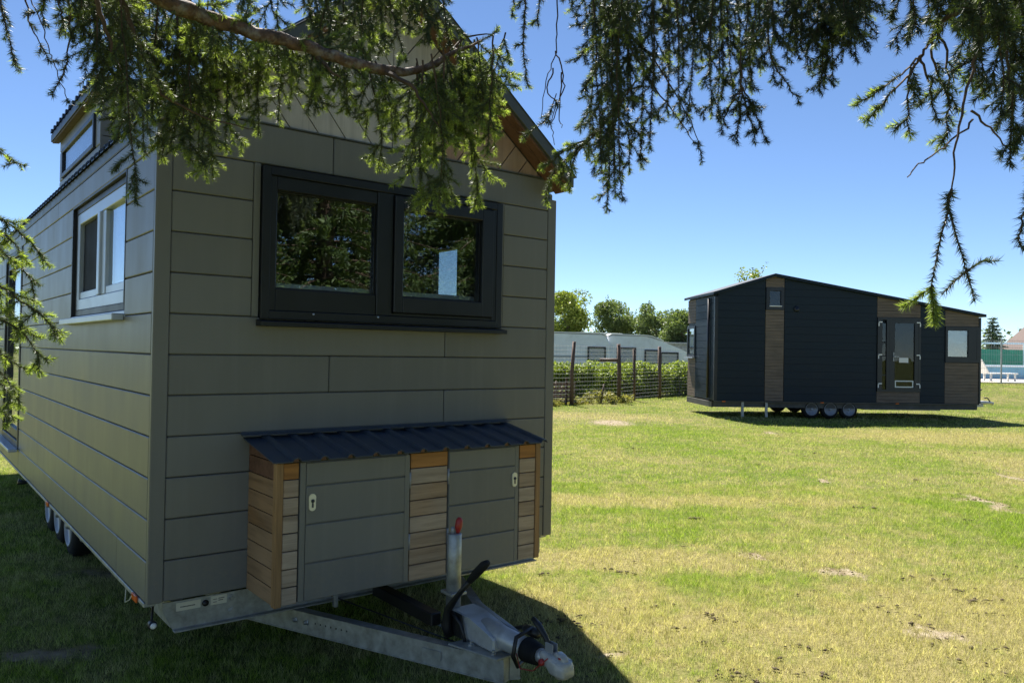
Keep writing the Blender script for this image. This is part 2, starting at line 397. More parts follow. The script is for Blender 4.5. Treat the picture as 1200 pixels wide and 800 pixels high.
link('lawn', np_mesh('lawn', np.stack([X, Y, Z], -1).reshape(-1, 3), quads), M_ground, kind='structure', smooth=True)

def dirt_amount(x, y):
    v = np.zeros_like(x)
    for (bx, by, rx, ry) in DIRT:
        v = np.maximum(v, np.clip(1.25 - np.hypot((x - bx) / rx, (y - by) / ry), 0, 1))
    return v
V, T, R_ = [], [], []
off = 0
HX, HY, HYAW = -1.7196, 3.7735, 0.669
for (y0, y1, dens, w, h0, h1) in ((2.9, 6, 15000, 0.0027, 0.016, 0.046), (6, 10, 8500, 0.0036, 0.016, 0.046), (10, 18, 2700, 0.006, 0.016, 0.044), (18, 34, 560, 0.012, 0.016, 0.045)):
    hw = lambda yy: 0.67 * yy + 0.9
    n = int((y1 - y0) * 2 * hw(y1) * dens)
    yy = rng.uniform(y0, y1, n); xx = rng.uniform(-hw(y1), hw(y1), n)
    k = np.abs(xx) < hw(yy)
    # not under the house at the far left, nor inside dirt
    lx = (xx - HX) * math.cos(HYAW) + (yy - HY) * math.sin(HYAW); ly = -(xx - HX) * math.sin(HYAW) + (yy - HY) * math.cos(HYAW)
    k &= ~((lx > 0.45) & (lx < 2.3) & (ly > 0.9) & (ly < 8))
    k &= ~((ly > 0.2) & (lx > 2.6) & (xx < -0.5))
    k &= rng.uniform(0, 1, n) > 0.85 * np.clip(dirt_amount(xx, yy) * 1.3 - 0.15, 0, 1)
    # clumping
    cl = np.sin(xx * 23 + 3 * np.sin(yy * 11)) * np.sin(yy * 19 + 2 * np.sin(xx * 13))
    k &= rng.uniform(0, 1, n) < 0.72 + 0.28 * cl
    xx, yy, cl = xx[k], yy[k], cl[k]; n = len(xx)
    zz = terrain(xx, yy)
    hh = h0 + (h1 * 1.25 - h0) * rng.beta(1.3, 2.2, n) * (1 + 0.45 * cl); az = rng.uniform(0, 2 * np.pi, n); la = rng.uniform(0, 2 * np.pi, n); ln = rng.uniform(0.1, 1.0, n) * hh
    wv = w * rng.uniform(0.7, 1.3, n)
    dx, dy = np.cos(az) * wv / 2, np.sin(az) * wv / 2
    A = np.stack([xx - dx, yy - dy, zz - 0.004], -1); B = np.stack([xx + dx, yy + dy, zz - 0.004], -1)
    Ct = np.stack([xx + np.cos(la) * ln, yy + np.sin(la) * ln, zz + hh], -1)
    V.append(np.stack([A, B, Ct], 1).reshape(-1, 3)); T.append(off + np.arange(3 * n).reshape(n, 3)); off += 3 * n
    R_.append(np.repeat(rng.beta(1.1, 1.2, n), 3))
link('grass', np_mesh('grass', np.concatenate(V), np.concatenate(T), np.concatenate(R_)), M_grass, label='short mown grass with dry straw patches covering the lawn', cat='grass', kind='stuff')
# soil crumbs in the bare patches
V, T = [], []; off = 0
octa = np.array([(1, 0, 0), (-1, 0, 0), (0, 1, 0), (0, -1, 0), (0, 0, 1), (0, 0, -.4)], float)
octf = np.array([(0, 2, 4), (2, 1, 4), (1, 3, 4), (3, 0, 4), (2, 0, 5), (1, 2, 5), (3, 1, 5), (0, 3, 5)])
for (bx, by, rx, ry) in DIRT:
    for i in range(9):
        a, q = rng.uniform(0, 6.28), math.sqrt(rng.uniform(0, 1))
        x, y = bx + math.cos(a) * q * rx, by + math.sin(a) * q * ry
        s = rng.uniform(0.004, 0.014) * (1 if by < 9 else 1.6)
        V.append(octa * s * rng.uniform(0.6, 1.4, (6, 3)) * (1, 1, 0.55) + (x, y, float(terrain(x, y)) + s * 0.12)); T.append(octf + off); off += 6
for i in range(74):                      # clods, droppings and bits of twig strewn in small clusters
    y = 3.5 + 2.6 * rng.uniform() if i < 52 else rng.uniform(6, 15); x = rng.uniform(-0.05, 0.70) * y + 0.3
    nn = rng.integers(1, 9); ca = rng.uniform(-0.5, 0.5)
    for q in range(nn):
        s = rng.uniform(0.006, 0.017) * (1 if y < 7 else 1.3); a = rng.uniform(0, 3.14)
        o_ = octa * s * rng.uniform(0.5, 1.2, (6, 3)) * (rng.uniform(1, 2.6), 1, 0.9)
        o_ = np.stack([o_[:, 0] * math.cos(a) - o_[:, 1] * math.sin(a), o_[:, 0] * math.sin(a) + o_[:, 1] * math.cos(a), o_[:, 2]], -1)
        ct = rng.normal() * 0.09
        V.append(o_ + (x + ct * math.cos(ca) + rng.normal() * 0.012, y + ct * math.sin(ca) + rng.normal() * 0.02, float(terrain(x, y)) + 0.012)); T.append(octf + off); off += 6
link('soil_crumbs', np_mesh('soil_crumbs', np.concatenate(V), np.concatenate(T)), M_soil, label='loose crumbs of dry soil in the bare lawn patches', cat='soil', kind='stuff')

# ------------------------------------------------------------------ near tiny house (local: X along the front, Y to the rear, z from the lower edge of the cladding)
house = empty('tiny_house', (HX, HY, 0), HYAW, 'olive grey clad tiny house on a trailer, steep gable and timber storage box in front', 'tiny house')
BZ = 0.43
def H(o): o.location.z = BZ; return o
W, LEN, MOD = 2.52, 7.95, 0.2
AP, SL = 1.26, 0.78                      # ridge position and roof slope
def soff(x): return 3.31 - SL * abs(x - AP)
def rtop(x): return 3.41 - SL * abs(x - AP)

# inner shell with openings
fl = H(box('floor', (0.05, W - 0.05, 0.05, LEN - 0.05, 0.09, 0.15), M_floor, house, 0))
iw = 0.012
inner = []
inner += [(0.02, 0.53, iw, 0.11, 0.0, 2.42), (2.02, W - 0.02, iw, 0.11, 0.0, 2.42), (0.53, 2.02, iw, 0.11, 0.0, 1.43), (0.53, 2.02, iw, 0.11, 2.15, 2.42)]
fwall = H(boxes('front_wall', inner, [M_groove], house))
inner = [(iw, 0.11, 0.112, 0.64, 0, 2.30), (iw, 0.11, 2.19, 5.03, 0, 2.30), (iw, 0.11, 0.64, 2.19, 0, 1.43), (iw, 0.11, 0.64, 2.19, 2.17, 2.30),
         (iw, 0.11, 6.42, LEN, 0, 2.30), (iw, 0.11, 5.03, 6.42, 0, 0.2), (iw, 0.11, 5.03, 6.42, 2.2, 2.30)]
swall = H(boxes('side_wall', inner, [M_groove], house))
inner = [(W - 0.11, W - 0.012, 0.112, 0.95, 0, 2.30), (W - 0.11, W - 0.012, 1.42, LEN, 0, 2.30), (W - 0.11, W - 0.012, 0.95, 1.42, 0, 1.25), (W - 0.11, W - 0.012, 0.95, 1.42, 2.1, 2.30)]
rwall = H(boxes('far_side_wall', inner, [M_groove], house))
bwall = H(box('rear_wall', (0.112, W - 0.112, LEN - 0.1, LEN - 0.01, 0, 2.3), M_groove, house, 0))
# lining boards of the room, wood coloured, a little inside the shell
H(boxes('wall_lining', [(0.112, 0.124, 0.13, 0.62, 0.15, 2.3), (0.112, 0.124, 2.21, 5.0, 0.15, 2.3), (W - 0.124, W - 0.112, 1.44, LEN - 0.12, 0.15, 2.3), (0.13, W - 0.13, LEN - 0.114, LEN - 0.102, 0.15, 2.3), (0.13, W - 0.13, 4.4, 4.45, 0.15, 2.3)], M_inner, house))
H(boxes('ceiling', [(0.03, W - 0.03, 0.113, LEN - 0.12, 2.302, 2.325)], M_inner, house))
wsl = H(box('window_ledge', (0.54, 2.01, 0.065, 0.16, 1.552, 1.59), M_white, house, 0.003))
# far-side window seen through the room
fwin = H(boxes('window', ring_boxes(W - 0.09, W - 0.03, 0.96, 1.41, 1.26, 2.09, 0.05, 'x'), M_frame, house))
box('pane', (W - 0.065, W - 0.055, 1.012, 1.358, 1.312, 2.038), M_glass, fwin, 0)

PT = 0.022
G = 0.0022
def fpanel(x0, x1, z0, z1): box('panel', (x0 + G, x1 - G, -PT - rng.uniform(-0.0012, 0.0012), 0.0, z0 + G, z1 - G), M_panel, fwall, 0.0045)
cl, crr = 0.05, W - 0.05
for k in range(12):
    z0, z1 = k * MOD, (k + 1) * MOD
    if k < 4: fpanel(cl, crr, z0, z1)
    elif k in (4, 6): fpanel(cl, 1.652, z0, z1); fpanel(1.652, crr, z0, z1)
    elif k == 5: fpanel(cl, 0.893, z0, z1); fpanel(0.893, crr, z0, z1)
    elif k < 11: fpanel(cl, 0.452, z0, z1); fpanel(2.088, crr, z0, z1)
    else: fpanel(cl, 0.893, z0, 2.41); fpanel(0.893, crr, z0, 2.41)
box('window_trim', (0.452, 0.487, -PT - 0.002, 0, 1.4, 2.2), M_panel, fwall, 0.003)
box('window_trim', (2.066, 2.088, -PT - 0.002, 0, 1.4, 2.2), M_panel, fwall, 0.003)
box('corner_trim', (-0.0232, cl, -0.0235, 0.010, 0.0, 2.30), M_panel, fwall, 0.004)
box('corner_trim', (crr, W + 0.0232, -0.0235, 0.010, 0.0, 2.28), M_panel, fwall, 0.004)
def spanel(y0, y1, z0, z1, side=0):
    if side == 0: box('panel', (-PT - rng.uniform(-0.0012, 0.0012), 0.01, y0 + G, y1 - G, z0 + G, z1 - G), M_panel, swall, 0.0045)
    else: box('panel', (W - 0.01, W + PT, y0 + G, y1 - G, z0 + G, z1 - G), M_panel, rwall, 0.007)
for k in range(12):
    z0, z1 = k * MOD, min((k + 1) * MOD, 2.33)
    if z1 - z0 < 0.06: continue
    if k == 0: spanel(0.012, 0.643, z0, z1); spanel(0.643, 4.99, z0, z1); spanel(4.99, LEN, z0, z1)
    elif 7 <= k <= 10: spanel(0.012, 0.60, z0, z1); spanel(2.24, 4.99, z0, z1); spanel(6.45, LEN, z0, z1)
    elif k == 11: spanel(0.012, 2.9, z0, z1); spanel(2.9, LEN, z0, z1)
    else: spanel(0.012, 4.99, z0, z1); spanel(6.45, LEN, z0, z1)
    if 6 <= k <= 10: spanel(0.012, 0.94, z0, z1, 1); spanel(1.43, LEN, z0, z1, 1)
    else: spanel(0.012, LEN, z0, z1, 1)

# front window: wide fixed light and a narrower opening sash
win = H(boxes('window', ring_boxes(0.49, 2.063, -0.05, 0.06, 1.39, 2.19, 0.045), M_frame, house, 0.003))
boxes('frame', [(0.535, 0.572, -0.038, 0.05, 1.435, 2.145), (1.163, 1.265, -0.045, 0.05, 1.435, 2.145), (0.572, 1.163, -0.038, 0.05, 1.435, 1.552), (0.572, 1.163, -0.038, 0.05, 2.072, 2.145)], M_frame, win, 0.004)
boxes('sash', [(1.268, 1.328, -0.062, 0.03, 1.455, 2.135), (1.898, 1.985, -0.062, 0.03, 1.455, 2.135), (1.328, 1.898, -0.062, 0.03, 1.455, 1.548), (1.328, 1.898, -0.062, 0.03, 2.062, 2.135)], M_frame, win, 0.005)
boxes('frame', [(1.987, 2.017, -0.045, 0.05, 1.436, 2.144), (1.266, 1.986, -0.04, 0.05, 1.436, 1.4535), (1.266, 1.986, -0.04, 0.05, 2.1365, 2.144)], M_frame, win, 0.002)
box('pane', (0.5725, 1.1625, -0.004, 0.004, 1.5525, 2.0715), M_glass, win, 0)
box('pane', (1.3285, 1.8975, -0.022, -0.014, 1.5485, 2.0615), M_glass, win, 0)
boxes('glazing_bead', ring_boxes(0.5722, 1.1628, -0.02, -0.006, 1.5522, 2.0718, 0.008) + ring_boxes(1.3282, 1.8978, -0.036, -0.024, 1.5482, 2.0618, 0.008), M_black, win)
prism('sill', [(-0.10, 1.352), (-0.10, 1.376), (-0.02, 1.388), (-0.02, 1.352)], 'x', 0.475, 2.075, M_frame, win, 0.002)
for xx in (1.172, 0.78):
    lathe('drain_cap', [(-0.052, 0.0), (-0.052, 0.006), (-0.045, 0.006)], (xx, 0, 1.425), 'y', M_alu, win, 8)

# left window: recessed pale frame, one fixed light, one sliding light
lw = H(boxes('window', ring_boxes(-0.002, 0.075, 0.615, 2.215, 1.435, 2.185, 0.04, 'x'), M_black, house, 0.003))
boxes('frame', ring_boxes(0.0, 0.06, 0.655, 2.175, 1.475, 2.145, 0.075, 'x'), M_alu, lw, 0.004)
boxes('sash', [(0.004, 0.05, 1.26, 1.36, 1.551, 2.069), (-0.012, 0.045, 1.361, 1.43, 1.551, 2.069)], M_alu, lw, 0.004)
boxes('sash', [(0.01, 0.048, 0.731, 1.259, 1.551, 1.60), (0.01, 0.048, 1.431, 2.099, 1.551, 1.60)], M_alu, lw, 0.004)
box('pane', (0.026, 0.034, 0.7305, 1.2595, 1.6005, 2.0685), M_glass, lw, 0)
box('dark_pane', (0.030, 0.034, 1.4305, 2.0995, 1.6005, 2.0685), simple('matt_dark_pane', (0.012, 0.014, 0.018), 0.7, spec=0.2), lw, 0)  # matt dark sheet instead of glass; the unlit, unreflecting pane is in its colour
boxes('sill', [(-0.085, -0.023, 0.59, 2.30, 1.375, 1.412), (-0.0225, 0.005, 0.59, 2.24, 1.385, 1.43)], M_alu, lw, 0.004)
boxes('window_reveal', [(-0.024, 0.011, 0.60, 0.614, 1.43, 2.2), (-0.024, 0.011, 2.216, 2.24, 1.43, 2.2), (-0.024, 0.011, 0.614, 2.216, 2.186, 2.2)], M_black, lw, 0.001)

# glazed door opening near the rear of the left side
dr = H(boxes('side_door', ring_boxes(-0.03, 0.07, 5.0, 6.44, 0.2, 2.2, 0.07, 'x'), M_black, house, 0.004))
boxes('sash', ring_boxes(-0.01, 0.05, 5.072, 6.368, 0.272, 2.128, 0.09, 'x'), M_frame, dr, 0.004)
box('pane', (0.015, 0.022, 5.163, 6.277, 0.363, 2.037), M_glass, dr, 0)
box('sill', (-0.11, -0.031, 4.97, 6.47, 0.175, 0.205), M_alu, dr, 0.004)

# gable boards set square to each rake
gable = H(prism('gable_wall', [(0.06, 2.412), (W - 0.06, 2.412), (AP, 3.318)], 'y', 0.004, 0.05, M_groove, house))
def clip(poly, a, b_, c_):
    """keep the side a*x + b*z <= c"""
    out = []
    for i in range(len(poly)):
        p0, p1 = poly[i], poly[(i + 1) % len(poly)]
        d0, d1 = a * p0[0] + b_ * p0[1] - c_, a * p1[0] + b_ * p1[1] - c_
        if d0 <= 0: out.append(p0)
        if (d0 < 0 < d1) or (d1 < 0 < d0):
            t = d0 / (d0 - d1); out.append((p0[0] + t * (p1[0] - p0[0]), p0[1] + t * (p1[1] - p0[1])))
    return out
nrm = math.hypot(1, SL)
for side in (1, -1):
    tri = [(AP + side * 0.003, 2.418), (AP + side * (3.303 - 2.418) / SL, 2.418), (AP + side * 0.003, 3.303)]
    # coordinate measured down the rake
    bw = 0.128; s0 = -0.75
    for i in range(22):
        a0, a1 = s0 + i * bw, s0 + (i + 1) * bw - 0.007
        ux_, uz_ = side / nrm, -SL / nrm
        poly = clip(tri, -ux_, -uz_, -(a0 + ux_ * AP + uz_ * 3.31))
        if len(poly) > 2: poly = clip(poly, ux_, uz_, a1 + ux_ * AP + uz_ * 3.31)
        if len(poly) > 2:
            prism('board', poly, 'y', -0.02, 0.003, M_gabR if (side == 1 and a0 > 0.55) else M_gabG, gable)
box('flashing', (0.06, W - 0.06, -0.03, 0.0, 2.409, 2.4165), M_fascia, gable, 0)

# roof
EO, FO = 0.014, 0.20                      # eave and front overhang
def roof_slab(side, t0, t1, y0, y1):
    xe = AP + side * (AP + EO)
    return [(AP, t0 + 3.31), (xe, t0 + 3.31 - SL * abs(xe - AP)), (xe, t1 + 3.31 - SL * abs(xe - AP)), (AP, t1 + 3.31)]
roof = H(prism('roof', [(AP, 3.333), (AP + AP + EO - 0.002, 3.333 - SL * (AP + EO - 0.002)), (AP + AP + EO - 0.002, 3.405 - SL * (AP + EO - 0.002)), (AP, 3.405), (-EO + 0.002, 3.405 - SL * (AP + EO - 0.002)), (-EO + 0.002, 3.333 - SL * (AP + EO - 0.002))], 'y', -FO + 0.02, LEN + 0.15, M_groove, house))
for side in (1, -1):
    xe = AP + side * (AP + EO)
    # fascia on the front rake and along the eave
    prism('fascia', [(AP, 3.334), (xe, 3.334 - SL * (AP + EO)), (xe, 3.425 - SL * (AP + EO)), (AP, 3.425)], 'y', -FO - 0.004, -FO + 0.018, M_fascia, roof, 0.002)
    box('fascia', (min(xe - side * 0.028, xe), max(xe - side * 0.028, xe), -FO + 0.0195, LEN + 0.14, 3.340 - SL * (AP + EO), 3.402 - SL * (AP + EO)), M_fascia, roof, 0.002)
    # soffit boards under the front overhang, parallel to the rake
    for (ya, yb) in ((-FO + 0.02, -0.118), (-0.113, -0.024)):
        x1 = AP + side * (AP + EO - 0.004)
        prism('soffit_board', [(AP + side * 0.002, 3.312), (x1, 3.312 - SL * abs(x1 - AP)), (x1, 3.331 - SL * abs(x1 - AP)), (AP + side * 0.002, 3.331)], 'y', ya, yb, M_soffit, roof)
    # trapezoid-ribbed metal sheet
    bm = bmesh.new(); prof = []
    y = -FO - 0.01
    while y < LEN + 0.15:
        for dy, dz in ((0, 0.008), (0.08, 0.008), (0.095, 0.03), (0.125, 0.03), (0.14, 0.008)): prof.append((y + dy, dz))
        y += 0.14
    A, B, A2, B2 = [], [], [], []
    xx = xe + side * 0.02
    for (yy, dz) in prof:
        for L_, x_, e in ((A, AP, 0), (B, xx, 0), (A2, AP, -0.004), (B2, xx, -0.004)):
            L_.append(bm.verts.new((x_, yy, 3.41 - SL * abs(x_ - AP) + dz * 1.2 + e)))
    for i in range(len(A) - 1):
        bm.faces.new((A[i], A[i + 1], B[i + 1], B[i])); bm.faces.new((A2[i], B2[i], B2[i + 1], A2[i + 1])); bm.faces.new((B[i], B[i + 1], B2[i + 1], B2[i]))
    link('roof_sheet', finish(bm, 'roof_sheet'), M_roofm, roof)
prism('ridge_cap', [(AP - 0.12, 3.46 - 0.12 * SL), (AP, 3.462), (AP + 0.12, 3.46 - 0.12 * SL), (AP + 0.12, 3.468 - 0.12 * SL), (AP, 3.475), (AP - 0.12, 3.468 - 0.12 * SL)], 'y', -FO - 0.012, LEN + 0.16, M_roofm, roof)

# dormer on the left slope
dz0 = lambda x: 2.925 + 0.12 * (x - 0.0)
dorm = H(prism('dormer', [(0.0755, 2.44), (0.95, 3.10), (0.95, dz0(0.95)), (0.0755, dz0(0.075))], 'y', 1.80, 3.40, M_groove, house))
DX = 0.075
for (z0, z1) in ((2.47, 2.585), (2.83, 2.925)): box('panel', (DX - 0.02, DX, 1.78, 3.42, z0 + 0.003, z1 - 0.003), M_panel, dorm, 0.004)
for (y0, y1) in ((1.78, 1.93), (3.26, 3.42)): box('panel', (DX - 0.02, DX, y0, y1, 2.588, 2.827), M_panel, dorm, 0.004)
for i in range(3):
    z0, z1 = 2.50 + i * 0.145, 2.50 + (i + 1) * 0.145 - 0.006
    prism('panel', clip(clip([(0.057, z0), (1.0, z0), (1.0, z1), (0.057, z1)], SL, -1, SL * AP - 3.42), -0.12, 1, 2.92), 'y', 1.778, 1.798, M_panel, dorm)
boxes('window', ring_boxes(DX - 0.035, DX - 0.001, 1.94, 3.25, 2.588, 2.826, 0.035, 'x'), M_frame, dorm, 0.003)
box('pane', (DX - 0.02, DX - 0.012, 1.976, 3.214, 2.624, 2.79), M_glassd, dorm, 0)
x0, x1 = -0.005, 0.98
prism('dormer_roof', [(x0, dz0(x0)), (x1, dz0(x1)), (x1, dz0(x1) + 0.06), (x0, dz0(x0) + 0.06)], 'y', 1.70, 3.49, M_frame, dorm, 0.002)
prism('dormer_soffit', [(x0 + 0.01, dz0(x0 + 0.01) - 0.012), (0.054, dz0(0.054) - 0.012), (0.054, dz0(0.054) - 0.001), (x0 + 0.01, dz0(x0 + 0.01) - 0.001)], 'y', 1.71, 3.48, M_farwood, dorm)
bm = bmesh.new(); ring0 = []
for j in range(13):
    y = 1.705 + j * 0.14
    q = [bm.verts.new((x, y + dy, dz0(x) + 0.062 + dz)) for x in (x0 - 0.012, x1) for dy, dz in ((0, 0), (0.015, 0.03), (0.045, 0.03), (0.06, 0))]
    for i in range(3): bm.faces.new((q[i], q[i + 1], q[i + 5], q[i + 4]))
    bm.faces.new(q[:4]); bm.faces.new(q[4:][::-1])
link('roof_rib', finish(bm, 'roof_rib'), M_frame, dorm)

# ------------------------------------------------------------------ storage box on the drawbar
BX0, BX1, BY = 0.455, 2.105, -0.40
sbox = H(prism('storage_box', [(-0.024, 0.004), (-0.024, 0.742), (BY + 0.022, 0.672), (BY + 0.022, 0.004)], 'x', BX0 + 0.02, BX1 - 0.02, M_black, house))
def ztop(y): return 0.757 + (y + 0.024) * 0.19
# left and right end planks
pw = 0.0865
for xa, xb in ((BX0, BX0 + 0.019), (BX1 - 0.019, BX1)):
    for k in range(9):
        z0, z1 = k * pw, (k + 1) * pw - 0.005
        poly = clip([(-0.0245, z0), (BY + 0.036, z0), (BY + 0.036, z1), (-0.0245, z1)], -0.19, 1, 0.757 + 0.024 * 0.19 - 0.008)
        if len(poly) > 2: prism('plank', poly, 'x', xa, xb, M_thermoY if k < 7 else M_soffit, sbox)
box('corner_post', (BX0 - 0.005, BX0 + 0.032, BY - 0.005, BY + 0.034, -0.006, 0.686), M_post, sbox, 0.003)
box('corner_post', (BX1 - 0.032, BX1 + 0.005, BY - 0.005, BY + 0.034, -0.006, 0.686), M_post, sbox, 0.003)
# front planks between and beside the doors
for (xa, xb) in ((BX0 + 0.034, 0.566), (1.197, 1.434), (1.95, BX1 - 0.034)):
    for k in range(8):
        z0, z1 = k * pw, (k + 1) * pw - 0.005
        box('plank', (xa, xb, BY, BY + 0.02, z0, min(z1, 0.682)), M_fresh if k == 7 else M_thermo, sbox, 0.002)
# doors: frame strip and grooved panels
def sdoor(xa, xb, strip_left):
    st = 0.03
    box('door', (xa, xb, BY + 0.004, BY + 0.021, 0.002, 0.683), M_panel, sbox, 0.001)
    if strip_left: sx0, px0, px1 = xa, xa + st, xb
    else: sx0, px0, px1 = xb - st, xa, xb - st
    box('door_strip', (sx0, sx0 + st - 0.002, BY - 0.004, BY + 0.003, 0.002, 0.683), M_panel, sbox, 0.002)
    e = [0.002, 0.187, 0.378, 0.567, 0.683]
    for z0, z1 in zip(e[:-1], e[1:]):
        box('door_panel', (px0 + 0.001, px1 - 0.001, BY - 0.006, BY + 0.003, z0 + 0.002, z1 - 0.004), M_panel, sbox, 0.003)
sdoor(0.573, 1.187, True); sdoor(1.442, 1.943, False)
box('door_strip', (1.158, 1.186, BY - 0.0085, BY - 0.0065, 0.002, 0.68), M_panel, sbox, 0.0005)
for lx in (0.634, 1.905):
    bm = bmesh.new()
    def stad(r, h, y0, y1):
        pts = []
        for k in range(16):
            a = 2 * math.pi * k / 16; s = 1 if math.sin(a) >= 0 else -1
            pts.append((lx + r * math.cos(a), 0.485 + r * math.sin(a) + s * h))
        A = [bm.verts.new((x, y0, z)) for x, z in pts]; B = [bm.verts.new((x, y1, z)) for x, z in pts]
        bm.faces.new(A); bm.faces.new(B[::-1])
        for i in range(16): bm.faces.new((A[i], A[(i + 1) % 16], B[(i + 1) % 16], B[i]))
    stad(0.018, 0.024, BY - 0.014, BY - 0.0065)
    link('lock', finish(bm, 'lock'), M_cream, sbox)
    lathe('keyhole', [(-0.0175, 0.0), (-0.0175, 0.009), (-0.0142, 0.009)], (lx, BY, 0.492), 'y', M_frame, sbox, 12)
    box('keyhole', (lx - 0.004, lx + 0.004, BY - 0.0165, BY - 0.0142, 0.46, 0.482), M_ink, sbox, 0)
for hx in (1.192, 1.438):
    for hz in (0.50, 0.17):
        lathe('hinge', [(hz, 0.004), (hz, 0.006), (hz + 0.085, 0.006), (hz + 0.085, 0.004)], (hx, BY - 0.004, 0), 'z', M_rim, sbox, 8)
# ribbed sheet roof of the box
bm = bmesh.new(); prof = []; x = BX0 - 0.035
for _k in range(12):
    for dx, dz in ((0, 0), (0.094, 0), (0.104, 0.013), (0.118, 0.017), (0.132, 0.013), (0.142, 0)): prof.append((x + dx, dz))
    x += 0.1425
def rz(y): return 0.778 + (y + 0.024) * 0.19
A, B, A2, B2 = [], [], [], []
for (x, dz) in prof:
    for L_, y_, e in ((A, -0.026, 0), (B, BY - 0.045, 0), (A2, -0.026, -0.005), (B2, BY - 0.045, -0.005)): L_.append(bm.verts.new((x, y_, rz(y_) + dz + e)))
for i in range(len(A) - 1):
    bm.faces.new((A[i], B[i], B[i + 1], A[i + 1])); bm.faces.new((A2[i], A2[i + 1], B2[i + 1], B2[i])); bm.faces.new((B[i], B2[i], B2[i + 1], B[i + 1]))
for i in (0, -1): bm.faces.new((A[i], A2[i], B2[i], B[i]))
link('box_roof', finish(bm, 'box_roof'), M_roofm, sbox)
boxes('wall_flashing', [(BX0 - 0.045, BX1 + 0.035, -0.075, -0.0265, 0.789, 0.794), (BX0 - 0.045, BX1 + 0.035, -0.0265, -0.0235, 0.785, 0.806)], M_roofm, sbox)
# wood fillets closing the ribs at the front edge
for k in range(11):
    x = BX0 - 0.035 + k * 0.1425 + 0.118
    if x < BX1: box('rib_filler', (x - 0.012, x + 0.012, BY - 0.034, BY - 0.02, 0.692, 0.7145), M_soffit, sbox, 0.002)
boxes('roof_batten', [(BX0 + 0.01, BX1 - 0.01, BY - 0.004, BY + 0.02, 0.6845, 0.697)], M_black, sbox)

# ------------------------------------------------------------------ trailer chassis
chas = H(boxes('chassis', [(0.10, 0.16, 0.04, LEN - 0.05, -0.15, -0.012), (W - 0.16, W - 0.10, 0.04, LEN - 0.05, -0.15, -0.012)] + [(0.16, W - 0.16, y, y + 0.05, -0.12, -0.02) for y in (0.9, 1.9, 4.6, 5.6, 6.6, 7.7)], M_galv, house, 0.004))
prism('cross_member', [(0.055, -0.012), (W - 0.055, -0.012), (W - 0.055, -0.11), (W - 0.11, -0.152), (0.105, -0.152), (0.055, -0.05)], 'y', 0.004, 0.012, M_galv, chas)
box('cross_member_lip', (0.105, W - 0.11, -0.03, 0.0035, -0.157, -0.149), M_galv, chas, 0.001)
boxes('side_rail', [(-0.024, 0.03, 0.03, LEN, -0.026, -0.004), (W - 0.03, W + 0.024, 0.03, LEN, -0.026, -0.004)], M_galv, chas, 0.003)
H(box('underfloor', (0.17, W - 0.17, 0.06, LEN - 0.1, -0.01, 0.08), M_black, house, 0))
box('sticker', (0.118, 0.235, 0.001, 0.0035, -0.062, -0.022), M_label, chas, 0)
box('sticker', (0.285, 0.365, 0.001, 0.0035, -0.062, -0.018), M_label, chas, 0)
boxes('print', [(0.138 + i * 0.006, 0.1415 + i * 0.006, -0.0005, 0.0009, -0.046, -0.041) for i in range(12)] + [(0.296, 0.314, -0.0005, 0.0009, -0.05, -0.0475), (0.296, 0.314, -0.0005, 0.0009, -0.036, -0.0335), (0.322, 0.352, -0.0005, 0.0009, -0.034, -0.031), (0.322, 0.345, -0.0005, 0.0009, -0.044, -0.041)], M_ink, chas)
lathe('cable_hole', [(-0.004, 0.0), (-0.004, 0.016), (0.0035, 0.016)], (0.258, 0, -0.045), 'y', M_black, chas, 16)
for (bx_, bz_) in ((0.388, -0.042), (0.388, -0.105), (2.13, -0.042), (2.13, -0.105)):
    lathe('bolt', [(-0.012, 0.0), (-0.012, 0.011), (-0.004, 0.011), (-0.0039, 0.017), (0.0035, 0.017)], (bx_, 0, bz_), 'y', M_galv, chas, 6, smooth=False)
for yy, xx in ((0.19, -0.0265), (3.035, -0.0265)): box('side_reflector', (xx - 0.008, xx + 0.0015, yy - 0.045, yy + 0.045, -0.03, 0.002), M_orange, chas, 0.002)
tube('marker_lamp_arm', [(0.02, 0.04, -0.03), (0.0, -0.02, -0.075)], 0.006, M_black, chas, 6)
lathe('marker_lamp', [(-0.042, 0.0), (-0.042, 0.019), (-0.03, 0.021), (0.0, 0.019), (0.012, 0.012)], (-0.003, -0.03, -0.088), 'y', M_black, chas, 16)
lathe('marker_lens', [(-0.047, 0.0), (-0.046, 0.010), (-0.0425, 0.016)], (-0.003, -0.03, -0.088), 'y', M_white, chas, 16)
tube('marker_lamp', [(-0.09, 4.33, -0.02), (-0.05, 4.33, -0.03), (0.02, 4.33, -0.03)], [0.028, 0.02, 0.008], M_black, chas, 8)
tube('hanging_cable', [(0.03, 0.62, -0.02), (0.02, 0.60, -0.09), (0.0, 0.52, -0.13), (0.0, 0.42, -0.09), (0.02, 0.38, -0.02)], 0.003, M_cream, chas, 5)
